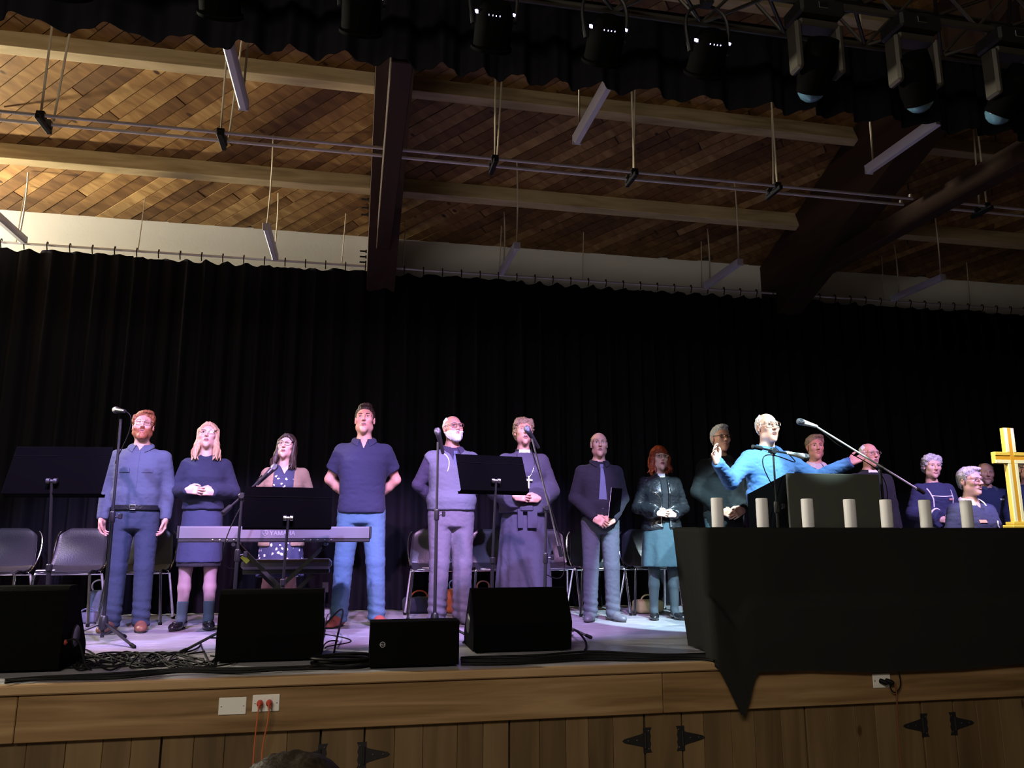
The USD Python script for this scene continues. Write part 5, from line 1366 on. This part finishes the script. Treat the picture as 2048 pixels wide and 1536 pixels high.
def bag(label, px, py, sz, m, m2, cat_='bag', sq=.5, rot=10, seed=1):
    x, y, _ = aim_px(px, py, Z=0); t = thing('bag', label, cat_, (x, y, 0), rot)
    h = np.array(sz) / 2
    v, f = field(lambda p: rbox(p, (0, 0, h[2]), h * (1 - .10), min(h) * sq) - .004, -h * 1.4 + (0, 0, h[2]), h * 1.4 + (0, 0, h[2]), max(sz) / 24)
    v = v + normals(v, f) * (.06 * sz[2] * bend_noise(v, (14, 14, 14), seed))[:, None]; v[:, 2] -= v[:, 2].min()
    obj('pouch', (v, f), m, t, True); obj('strap', tube(spline([(-h[0] * .5, 0, sz[2] * .9), (-h[0] * .3, 0, sz[2] * 1.25), (h[0] * .3, 0, sz[2] * 1.25), (h[0] * .5, 0, sz[2] * .9)], 14), .008, 6), m2, t)


M['bag_pink'] = fabric('bag_pink', (.62, .30, .26)); M['bag_orange'] = fabric('bag_orange', (.55, .12, .05)); M['bag_dark'] = fabric('bag_dark', (.03, .03, .045)); M['bag_straw'] = fabric('bag_straw', (.42, .38, .20)); M['bag_blue'] = fabric('bag_blue', (.16, .22, .30))
bag('pink bag on the floor right of the grey bearded man', 966, 1226, (.22, .16, .24), 'bag_pink', 'bag_pink', seed=2)
bag('orange bag between the grey bearded man\'s legs', 908, 1226, (.16, .14, .25), 'bag_orange', 'bag_blue', seed=3)
bag('dark bag under the chair left of the grey bearded man', 838, 1226, (.34, .2, .16), 'bag_dark', 'bag_orange', seed=4)
bag('straw coloured bag under the chair by the red haired woman', 1296, 1226, (.30, .2, .13), 'bag_straw', 'bag_straw', seed=5)
bag('blue grey bag under the chair of the bearded man', 192, 1241, (.16, .14, .28), 'bag_blue', 'trim_white', seed=6)
bag('pale shoe bag on the floor at far left', 174, 1246, (.26, .15, .09), 'vest_grey', 'vest_grey', seed=7)
# ------------------------------------------------------------------ the people
def pose(n, dz=0., **k):
    a = dict(ARMS[n]); 
    for q, w in (('el', .35), ('wr', 1.)): a[q] = np.array(a[q], float) + (0, 0, dz * w)
    return {**a, **k}


def spot(px, py, H):
    """Where someone H tall stands whose head's top the photograph shows at a pixel."""
    d = _fw * FPX + _r * (px - 1024) - _u * (py - 768); q = EYE + d * (H - EYE[2]) / d[2]
    return q[0], q[1] + .01


def front_row(px, py, Y=6.92):
    q = aim_px(px, py, Y=Y); return (q[0], Y, 0), q[2]


def ring(P, z, infl, h, mtl, name='belt', parent=None):
    t = np.array(P.tab); a, b, yc = (np.interp(z, t[:, 0], t[:, k]) for k in (1, 2, 3)); th = np.linspace(0, 2 * np.pi, 61)[:-1]; e = 2 / 2.35
    x, y = np.sign(np.cos(th)) * np.abs(np.cos(th)) ** e, np.sign(np.sin(th)) * np.abs(np.sin(th)) ** e
    c = lambda o, zz: np.stack([(a + o) * x, yc + (b + o) * y, zz + 0 * x], 1)
    return P.add(name, sheet(np.stack([c(infl - .004, z - h / 2), c(infl + .003, z - h / 2), c(infl + .003, z + h / 2), c(infl - .004, z + h / 2)], 1)[list(range(60)) + [0]], .002), mtl, parent, 40)


def patch(P, x0, x1, z0, z1, mtl, name, parent=None, off=.004, th=.003, n=9, pts=None):
    """A piece of cloth lying on the chest."""
    xs, zs_ = np.linspace(x0, x1, n), np.linspace(z0, z1, n)
    g = np.array([[(x, P.front(x, z) - off, z) for z in zs_] for x in xs])
    return P.add(name, sheet(g, th), mtl, parent, 40)


def strip_on(P, pts, w, mtl, name, parent=None, off=.004):
    c = spline([(x, 0, z) for x, z in pts], 18); d = np.gradient(c, axis=0); d /= np.linalg.norm(d, axis=1, keepdims=True); nrm = np.stack([-d[:, 2], 0 * d[:, 0], d[:, 0]], 1)
    g = np.stack([c + nrm * w / 2, c, c - nrm * w / 2], 1)
    for i in range(len(g)):
        for j in range(3): g[i, j, 1] = P.front(g[i, j, 0], g[i, j, 2]) - off
    return P.add(name, sheet(g, .0025), mtl, parent, 40)


def dots(P, x, zs_, mtl, name='button', r=.006):
    for z in zs_: P.add(name, tf(lathe([(r, 0), (r, .0015), (.0005, .003)], 10), RX(90), (x, P.front(x, z) - .002, z)), mtl)


def tie(P, mtl, z0, z1, w=.042):
    g = np.array([[(s * (.010 + (w - .010) * min(1, v * 1.1) ** .8) * (1 if v < .93 else max(.02, (1 - v) / .07)), 0, z0 + (z1 - z0) * v) for s in (-1, -.5, 0, .5, 1)] for v in np.linspace(0, 1, 22)])
    for r_ in g:
        for q in r_: q[1] = P.front(q[0], q[2]) - .009
    t = P.add('tie', sheet(g, .004), mtl, None, 40)
    P.add('tie_knot', tf(box((-.018, -.010, -.018), (.018, .010, .018), .006), None, (0, P.front(0, z0) - .010, z0 + .004)), mtl, t)


def clerical(P, z=1.484, r=.070, tabw=.030, mtl='cloth_black'):
    c = np.array([0, .020, z]); th = np.linspace(0, 2 * np.pi, 41)
    f = lambda rr, zz: np.stack([c[0] + rr * np.cos(th), c[1] + rr * .98 * np.sin(th) - .006 * (1 - np.sin(th)), c[2] + zz - .010 * (1 - np.sin(th))], 1)
    k = P.add('clerical_collar', sheet(np.stack([f(r + .006, -.022), f(r + .002, .022), f(r - .003, .022)], 1), .002), mtl, None, 40)
    i = slice(27, 34); g = np.stack([f(r + .0105, -.020)[i], f(r + .0075, .021)[i]], 1); g[:, :, 0] *= tabw / .030
    P.add('white_tab', sheet(g, .002), 'paper_white', k, 40)


# 1 the bearded man
loc, H = front_row(290, 822)
P1 = Person('bearded man in a slate blue shirt and dark jeans, leftmost of the singers', loc, H, 4, build=1.06, seed=3)
P1.arms(pose('down')); P1.body((6, 8, 0), .25); P1.face('hair_auburn', 'closed', 'lip', 'frame_wire'); P1.hair('swept', 'hair_auburn'); P1.beard('beard_red', .25)
sh = P1.top('shirt', 'cloth_slate', .985, sleeve=2., waist=.012, vee=(.045, .022), infl=.020, sl=(.070, .060, .046)); P1.collar('cloth_slate', parent=sh, r=.079)
for s in (-1, 1): patch(P1, s * .045, s * .125, 1.255, 1.285, 'cloth_slate', 'pocket_flap', sh, .010, .004)
strip_on(P1, [(0, 1.43), (0, 1.2), (0, 1.0)], .03, 'cloth_slate', 'button_placket', sh, .007); dots(P1, 0, (1.40, 1.31, 1.22, 1.13, 1.05), 'plastic_ivory', r=.005)
P1.trousers('denim_dark', top=1.0); b = ring(P1, .975, .022, .036, 'leather_black'); P1.add('buckle', tf(cat(bar((-.02, 0, -.018), (.02, 0, -.018), .005), bar((-.02, 0, .018), (.02, 0, .018), .005), bar((-.02, 0, -.018), (-.02, 0, .018), .005), bar((.02, 0, -.018), (.02, 0, .018), .005)), None, (0, P1.front(0, .975) - .016, .975)), 'metal_silver', b)
list(P1.shoes('shoe_tan'))
# 2 the woman in navy
loc, H = front_row(419, 843, 6.98)
P2 = Person('woman with long fair hair in a navy dress, hands folded over her waist', loc, H, 2, True, seed=5, skin='skin_pale', build=1.04)
P2.arms((pose('mid_l', .09), pose('mid_r', .09))); P2.body((0, 12, 0), .6); P2.face('hair_brown', 'open', 'lip', 'frame_wire'); P2.hair('long', 'hair_blond')
P2.top('sweater', 'cloth_navy', 1.0, sleeve=2., sl=(.070, .064, .046), infl=.024, waist=.008); P2.skirt('cloth_navy_light', 1.03, .555, (.155, .118), (.185, .148), (7, .02))  # skirt in a lighter navy: light falling below her arms, put in the colour
P2.skirt('cloth_black', .60, .52, (.172, .132), (.178, .138), None, 'underskirt')
for s, (hip, kn, an) in zip((-1, 1), P2.legs):
    P2.add('stocking', field(lambda p: smin(smin(cap(p, hip, kn, .075, .054), cap(p, kn, kn * .62 + an * .38, .053, .052), .02), cap(p, kn * .62 + an * .38, an, .052, .036), .02), (min(hip[0], an[0]) - .1, -.12, .03), (max(hip[0], an[0]) + .1, .14, .70), .010), 'skin_stocking')
    P2.add('sock', field(lambda p: smax(smin(cap(p, kn * .45 + an * .55, an, .050, .041), cap(p, an, an + (0, -.08, -.05), .042, .036), .02), p[:, 2] - .235, .004), (an[0] - .09, -.2, .02), (an[0] + .09, .14, .27), .009), 'sock_slate')
for s, Mx, t in P2.shoes('shoe_black', low=True): P2.add('buckle', tf(box((-.010, -.008, -.006), (.010, .004, .006), .002), Mx, t + Mx @ np.array([0, -.120, .066])), 'metal_silver', s)
# 3 the pianist
loc, H = front_row(575, 866, 6.98)
P3 = Person('woman with long brown hair in a flowered dress and tan cardigan behind the stage piano', loc, H, 0, True, seed=8, skin='skin_pale', build=1.08)
P3.arms((pose('low_l', -.03), pose('low_r', -.03))); P3.body((-10, 10, 4), .6); P3.face('hair_dark', 'open', 'lip', 'frame_wire'); P3.hair('long', 'hair_dark')
P3.top('dress', 'floral_print', .90, sleeve=.25, infl=.016, vee=(.10, .055)); P3.skirt('floral_print', 1.02, .45, (.162, .125), (.21, .17), (9, .03))
def open_front(p, d): return smax(d, -(rbox(p, (0, -.25, 1.0), (.092, .27, .56), .01)), .01)
P3.top('cardigan', 'cardigan_tan', .72, sleeve=2., infl=.030, sl=(.070, .062, .046), extra=open_front, hem_w=(.72, .205, .16)); list(P3.shoes('shoe_black', low=True))
# 4 the tall man
loc, H = front_row(731, 810)
P4 = Person('tall dark haired man in a navy polo shirt and blue jeans, arms behind his back', loc, H, -2, build=1.06, seed=11)
P4.arms(pose('behind')); P4.body((-4, 10, 0), .5, legs=[[np.array([s * .092, .012, .90]), np.array([s * .125, -.004, .50]), np.array([s * .150, .025, .085])] for s in (-1, 1)], bare_arm=1.12); P4.face('hair_dark', 'open', 'lip', look=-.3); P4.hair('quiff', 'hair_dark')
sh = P4.top('polo_shirt', 'polo_navy', .885, sleeve=.66, infl=.024, sl=(.074, .072, .05), vee=(.085, .030), waist=.0); P4.collar('polo_navy', parent=sh, spread=.06, r=.082)
P4.trousers('denim_blue', r=(.098, .074, .066)); list(P4.shoes('shoe_red', toe_out=24))
# 5 the grey bearded man
loc, H = front_row(906, 829)
P5 = Person('grey bearded man with glasses in a grey vest over a dark shirt and tie', loc, H, 6, build=1.10, seed=14, skin='skin_ruddy')
P5.arms(pose('behind')); P5.body((12, 9, 0), .2); P5.face('hair_grey', 'open', 'lip', 'frame_brown', look=.4); P5.hair('balding', 'hair_white'); P5.beard('hair_white', .45)
sh = P5.top('shirt', 'shirt_plum', 1.0, sleeve=2., infl=.016, sl=(.070, .060, .044)); P5.collar('shirt_plum', parent=sh)
P5.top('vest', 'vest_grey', .945, sleeve=.05, infl=.030, sl=(.074, .07, .05), vee=(.17, .075), waist=.016); tie(P5, 'tie_blue', 1.425, 1.24)
P5.trousers('trouser_grey', top=1.0, infl=.014, r=(.104, .082, .076), stack=.022); list(P5.shoes('shoe_grey'))
# 6 the robed woman
loc, H = front_row(1047, 836)
P6 = Person('woman with short curly hair in a long dark robe with white pendant cross', loc, H, -4, True, seed=17, build=1.12)
P6.arms((pose('mid_l', -.01), pose('mid_r', -.01))); P6.body((2, 9, 0), 1.); P6.face('hair_brown', 'open', 'lip'); P6.hair('curly', 'hair_mouse')
def cape(p, d):
    a = cap(p, (0, .02, 1.40), (0, .02, 1.08), .15, .30); return smin(d, smax(ell(p, (0, .03, 1.12), (.325, .165, .33)), np.abs(p[:, 2] - 1.17) - .20, .02), .05)
P6.top('robe_top', 'robe_charcoal', .93, sleeve=2., infl=.028, sl=(.080, .092, .080), sleeve_flare=.03, cuff=.02, hem_w=(.93, .22, .17))
P6.skirt('robe_charcoal', 1.02, .035, (.175, .135), (.255, .21), (11, .055), 'robe_skirt', rum=.004); clerical(P6, mtl='cloth_black', tabw=.042)
k = P6.add('sash_knot', cat(bar((-.055, P6.front(-.05, .93) - .035, .96), (-.052, P6.front(-.05, .8) - .050, .80), .045, .014, (0, 1, 0)), bar((.050, P6.front(.05, .93) - .035, .95), (.050, P6.front(.05, .8) - .055, .80), .085, .014, (0, 1, 0)), box((-.06, P6.front(0, .96) - .055, .94), (.06, P6.front(0, .96) - .02, .99), .012)), 'robe_charcoal', None, 30)
ch_ = [(s * x, z) for s, x, z in ((-1, .066, 1.45), (-1, .075, 1.40), (-1, .055, 1.30))] + [(.02, 1.235)] + [(.060, 1.30), (.078, 1.40), (.066, 1.45)]
cpts = spline([(x, P6.front(x, z) - .020, z) for x, z in ch_], 44); cpts[:, 1] = np.minimum(cpts[:, 1], [P6.front(x, z) - .016 for x, _, z in cpts])
nk = P6.add('necklace', tube(cpts, .0042, 6), 'metal_silver'); cy = P6.front(.03, 1.2) - .026
P6.add('pendant_cross', cat(box((.013, cy - .006, 1.135), (.027, cy, 1.245), .003), box((-.014, cy - .006, 1.20), (.054, cy, 1.216), .003)), 'paper_white', nk); list(P6.shoes('shoe_black', low=True))
# 7 the bald man
loc, H = front_row(1197, 863)
P7 = Person('bald man in a black shirt and blue tie holding a dark folder', loc, H, -6, build=1.02, seed=20)
P7.arms((pose('low_l', -.02), pose('low_r', -.02))); P7.body((-5, 4, 0), .25); P7.face('hair_mouse', 'open', 'lip'); P7.add('hair', P7.hd(tf(hair_mesh('balding', False, .25, 4), None, (0, .003, -.004), .985)), 'hair_mouse')
sh = P7.top('shirt', 'shirt_black', .985, sleeve=2., infl=.018, waist=.012, sl=(.068, .058, .044)); P7.collar('shirt_black', parent=sh); tie(P7, 'tie_blue', 1.43, 1.03)
P7.trousers('trouser_slate', top=1.0); ring(P7, .978, .020, .034, 'leather_black'); list(P7.shoes('shoe_grey', toe_out=22))
f = thing('folder', 'thin dark folder held upright in the bald man\'s hands', 'folder', (loc[0], 6.92, 0)); s_ = P7.s
fd = tf(cat(box((-.004, -.085, -.13), (.004, .085, .14), .002)), RZ(-52) @ RY(9), (.085 * s_, -.205 * s_, 1.075 * s_)); obj('cover', fd, 'desk_black', f)
obj('pages', tf(box((-.0075, -.084, -.125), (-.0042, .084, .139), .001), RZ(-52) @ RY(9), (.085 * s_, -.205 * s_, 1.075 * s_)), 'paper_white', f)
# 8 the red haired woman
loc, H = front_row(1318, 893, 6.95)
P8 = Person('red haired woman in glasses, black leather jacket and teal skirt', loc, H, -8, True, seed=23, skin='skin_pale', build=1.10)
P8.arms((pose('mid_l', .0), pose('mid_r', .0))); P8.body((4, 6, 0), .6, hs=1.04); P8.face('hair_red', 'open', 'lip_red', 'frame_wire'); P8.hair('bob', 'hair_red')
P8.top('blouse', 'cloth_black', .95, sleeve=.3, infl=.012); clerical(P8, tabw=.032)
def jk(p, d): return smax(d, -rbox(p, (.010, -.25, 1.10), (.034 + .02 * 0, .26, .45), .008), .008)
j = P8.top('leather_jacket', 'leather_black', .90, sleeve=2., infl=.032, sl=(.076, .068, .052), extra=jk, rum=.006)
for s in (-1, 1):
    strip_on(P8, [(.010 + s * .045, .93), (.010 + s * .05, 1.10), (.010 + s * .062, 1.28)] if s > 0 else [(-.036, .93), (-.036, 1.12), (-.075, 1.26), (-.12, 1.29)], .010, 'metal_silver', 'zip', j, .022)
    P8.add('lapel', sheet(np.array([[(s * (.05 + u * .075) + .01, P8.front(.05 + u * .07, 1.40 - v * .16) - .026 + .008 * u, 1.405 - v * .16 * (1 - .25 * u)) for v in np.linspace(0, 1, 6)] for u in np.linspace(0, 1, 5)]), .004), 'leather_black', j, 40)
P8.skirt('skirt_teal', 1.0, .53, (.178, .14), (.235, .19), (6, .06)); 
for s, (hip, kn, an) in zip((-1, 1), P8.legs): P8.add('stocking', field(lambda p: smin(smin(smin(cap(p, hip, kn, .08, .058), cap(p, kn, kn * .62 + an * .38, .057, .056), .02), cap(p, kn * .62 + an * .38, an, .056, .040), .02), cap(p, an, an + (0, -.07, -.045), .042, .036), .02), (min(hip[0], an[0]) - .1, -.2, .02), (max(hip[0], an[0]) + .1, .14, .70), .010), 'tights_dark')
for s, Mx, t in P8.shoes('shoe_black', low=True):
    P8.add('ankle_strap', tf(tube([(.047 * math.cos(a), .03 + .045 * math.sin(a), .085) for a in np.linspace(0, 2 * np.pi, 25)[:-1]], .006, 6, closed=True), Mx, t), 'shoe_black', s)
# 9 behind the speaker's raised hand
x, y = spot(1440, 850, 1.80)
P9 = Person('tall grey haired man in dark glasses and dark jacket behind the raised hand', (x, y, 0), 1.80, -2, seed=26, skin='skin_fair')
P9.arms((pose('low_r', .02), pose('low_l', .02))); P9.body((4, 2, 0), .1); P9.face('hair_grey', 'open', 'lip', 'frame_black'); P9.hair('quiff', 'hair_grey')
P9.top('jacket', 'jacket_dark', .80, sleeve=2., infl=.028, sl=(.072, .062, .048), vee=(.20, .05)); P9.top('shirt', 'shirt_black', .99, sleeve=.4, infl=.012); P9.collar('shirt_black'); P9.trousers('skirt_teal', infl=.004); list(P9.shoes('shoe_black'))
a = P9.arm[1]; u = (a['wr'] - a['el']) / np.linalg.norm(a['wr'] - a['el']); P9.add('watch', tube([a['wr'] + frame_of(u)[0] * .034 * math.cos(t) + frame_of(u)[1] * .034 * math.sin(t) for t in np.linspace(0, 2 * np.pi, 21)[:-1]], .007, 6, closed=True), 'metal_silver')
# 10 the speaker
x, y = aim_px(1537, 845, Y=6.02)[:2]; H = aim_px(1537, 826, Y=6.02)[2]
P10 = Person('grey haired speaker in a blue shirt at the lectern with both arms spread', (x - .02, y, 0), H, 0, seed=29, build=1.05, skin='skin_pale')
P10.arms((dict(near=0, el=(.385, -.06, 1.185), wr=(.575, -.22, 1.325), fd=(.42, -.20, .86), pl=(-.55, -.75, .1), curl=.30, spread=.13, thumb=.1), dict(near=0, el=(.405, -.02, 1.225), wr=(.600, -.235, 1.345), fd=(.90, -.22, .34), pl=(-.15, -.55, .85), curl=.22, spread=.12, thumb=-.2)))
P10.body((4, 6, 0), .8, hs=1.05); P10.face('hair_grey', 'open', 'lip', 'frame_wire'); P10.hair('balding', 'hair_white')
sh = P10.top('shirt', 'shirt_blue', .985, sleeve=2., infl=.024, sl=(.076, .068, .050), waist=.014, rum=.006); P10.collar('shirt_blue', parent=sh, r=.082); strip_on(P10, [(0, 1.43), (0, 1.25), (0, 1.02)], .034, 'shirt_blue', 'button_placket', sh, .010); dots(P10, 0, (1.38, 1.29, 1.20, 1.11), 'plastic_ivory')
patch(P10, .045, .125, 1.19, 1.29, 'shirt_blue', 'chest_pocket', sh, .011); P10.trousers('trouser_slate', top=1.0); list(P10.shoes('shoe_black'))
# 11 .. 13 behind the lectern
x, y = spot(1629, 869, 1.76)
P11 = Person('brown haired man in a dark jacket behind the speaker\'s outstretched arm', (x, y, 0), 1.76, -12, seed=31, skin='skin_ruddy')
P11.arms(pose('down')); P11.body((-4, 0, 0), .0); P11.face('hair_brown', 'open', 'lip'); P11.hair('swept', 'hair_mouse')
P11.top('shirt', 'trim_white', .99, sleeve=.3, infl=.012); P11.collar('trim_white'); P11.top('jacket', 'cloth_black', .80, sleeve=2., infl=.030, sl=(.074, .064, .05), vee=(.24, .06)); P11.trousers('cloth_black'); list(P11.shoes('shoe_black'))
x, y = spot(1737, 886, 1.66)
P12 = Person('balding pink faced man in glasses and a black clerical shirt behind the silver boom', (x, y, 0), 1.66, -2, seed=34, skin='skin_ruddy', build=1.12)
P12.arms(pose('down')); P12.body((2, 4, 0), .9, hs=1.06); P12.face('hair_grey', 'open', 'lip', 'frame_wire'); P12.hair('balding', 'hair_white')
P12.top('clerical_shirt', 'cloth_black', .80, sleeve=2., infl=.026, sl=(.074, .064, .05)); clerical(P12, r=.084, tabw=.05); P12.trousers('cloth_black'); list(P12.shoes('shoe_black'))


def robe(P, trim=True, tone='robe_navy'):
    r_ = P.top('choir_robe', tone, .60, sleeve=2., infl=.034, sl=(.082, .082, .072), sleeve_flare=.03, hem_w=(.60, .215, .18), rum=.005, neck=1.468)
    P.skirt(tone, 1.0, .06, (.20, .16), (.225, .20), (10, .05), 'robe_skirt')
    if trim:
        for s in (-1, 1): strip_on(P, [(s * .135, 1.41), (s * .112, 1.28), (s * .105, 1.10)], .012, 'trim_white', 'robe_piping', r_, .026)
        strip_on(P, [(-.112, 1.315), (0, 1.305), (.112, 1.315)], .010, 'trim_white', 'robe_piping', r_, .026)
    return r_


x, y = spot(1862, 911, 1.53)
P13 = Person('white haired woman in a navy choir robe with white piping', (x, y, 0), 1.53, -10, True, seed=37, build=1.16, skin='skin_pale')
P13.arms((pose('mid_l', -.02), pose('mid_r', -.02))); P13.body((-6, -2, 3), .0, hs=1.10); P13.face('hair_grey', 'open', 'lip'); P13.hair('curly', 'hair_grey')
r_ = robe(P13); patch(P13, .055, .105, 1.262, 1.285, 'bag_pink', 'name_badge', r_, .030)
for s, a in zip((-1, 1), P13.arm):
    u = (a['wr'] - a['el']) / np.linalg.norm(a['wr'] - a['el']); e1, e2, _ = frame_of(u); c_ = a['wr'] - u * .045; P13.add('cuff_band', tube([c_ + (e1 * math.cos(t) + e2 * math.sin(t)) * .106 for t in np.linspace(0, 2 * np.pi, 29)[:-1]], .011, 6, closed=True), 'trim_white', r_)
list(P13.shoes('shoe_black', low=True))
# 14 seated in front of the choir
def seated(z0, s_, floor=0., fy=-.34):
    return [[np.array([s * .088, .012, .90]), np.array([s * .11, -.40, .905]), np.array([s * .11, fy, .087 + (floor - z0) / s_])] for s in (-1, 1)]


q = aim_px(1936, 934, Y=5.52); zt = q[2]; s14 = .92
P14 = Person('short haired woman in glasses and navy robe with white collar, seated beside the cross', (q[0], 5.52, 0), 1.78 * s14, 2, True, seed=40, build=1.14, skin='skin_pale')
P14.t.GetPrim().GetAttribute('xformOp:translate').Set(Gf.Vec3d(float(q[0]), 5.52, float(zt - 1.78 * s14)))
P14.arms((pose('mid_l', -.05, wr=np.array([.10, -.30, 1.02])), pose('mid_r', -.05, wr=np.array([.10, -.255, 1.01])))); P14.body((4, 0, 0), .0, legs=seated(zt - 1.78 * s14, s14, 0., -.28), hs=1.02); P14.face('hair_grey', 'open', 'lip', 'frame_wire'); P14.hair('swept', 'hair_grey')
r_ = P14.top('choir_robe', 'robe_navy', .82, sleeve=2., infl=.034, sl=(.078, .072, .060), rum=.005, neck=1.468, vee=(.10, .05)); P14.collar('trim_white', parent=r_, spread=.08, open_=.8); patch(P14, -.105, -.045, 1.285, 1.31, 'bag_pink', 'name_badge', r_, .030)
strip_on(P14, [(.075, 1.30), (.060, 1.28), (.065, 1.26), (.085, 1.25)], .012, 'trim_white', 'robe_emblem', r_, .030)
P14.trousers('robe_navy', infl=.012); list(P14.shoes('shoe_black', low=True))
c14 = dup(ch, 'chair under the seated woman in the navy robe', (q[0], 5.57, 0), 8)
x, y = spot(1970, 926, 1.50)
P15 = Person('balding red faced man in a navy robe between the seated woman and the cross', (x, y, 0), 1.50, -16, seed=43, build=1.12, skin='skin_ruddy')
P15.arms(pose('down')); P15.body((-12, -2, 6), .1, hs=1.10); P15.face('hair_grey', 'closed', 'lip'); P15.hair('balding', 'hair_mouse'); r_ = robe(P15, False); P15.collar('cloth_slate', parent=r_); patch(P15, .05, .11, 1.315, 1.335, 'trim_white', 'name_badge', r_, .030); list(P15.shoes('shoe_black'))
x, y = spot(2052, 917, 1.52)
P16 = Person('pink faced singer in a navy robe at the right edge, half hidden by the cross', (x, y, 0), 1.52, -10, seed=46, build=1.12, skin='skin_ruddy')
P16.arms(pose('down')); P16.body((4, 0, 0), .5, hs=1.08); P16.face('hair_brown', 'open', 'lip', 'frame_black'); P16.hair('short', 'hair_mouse'); robe(P16, False); list(P16.shoes('shoe_black'))
# 17 somebody in the audience, the head only just in the picture
q = aim_px(586, 1464, Y=.86); s17 = 1.0
P17 = Person('dark haired person in the audience, seen from behind at the bottom edge', (q[0], .86, 0), 1.78, 182, seed=49, build=1.05)
P17.t.GetPrim().GetAttribute('xformOp:translate').Set(Gf.Vec3d(float(q[0]), .86, float(q[2] - 1.795)))
P17.arms(pose('down', .0, el=np.array([.25, -.02, 1.16]), wr=np.array([.16, -.26, 1.02]), fd=(-.1, -1, -.1), pl=(0, -.1, -1))); P17.body((0, 2, 0), .1, legs=seated(q[2] - 1.795, 1., HALLZ, -.42)); P17.face('hair_dark', 'open'); P17.hair('crop', 'hair_black')
P17.top('sweater', 'jacket_dark', .82, sleeve=2., infl=.022); P17.trousers('cloth_black'); list(P17.shoes('shoe_black'))
dup(ch, 'audience chair under the person at the bottom edge', (q[0], .81, HALLZ), 182)
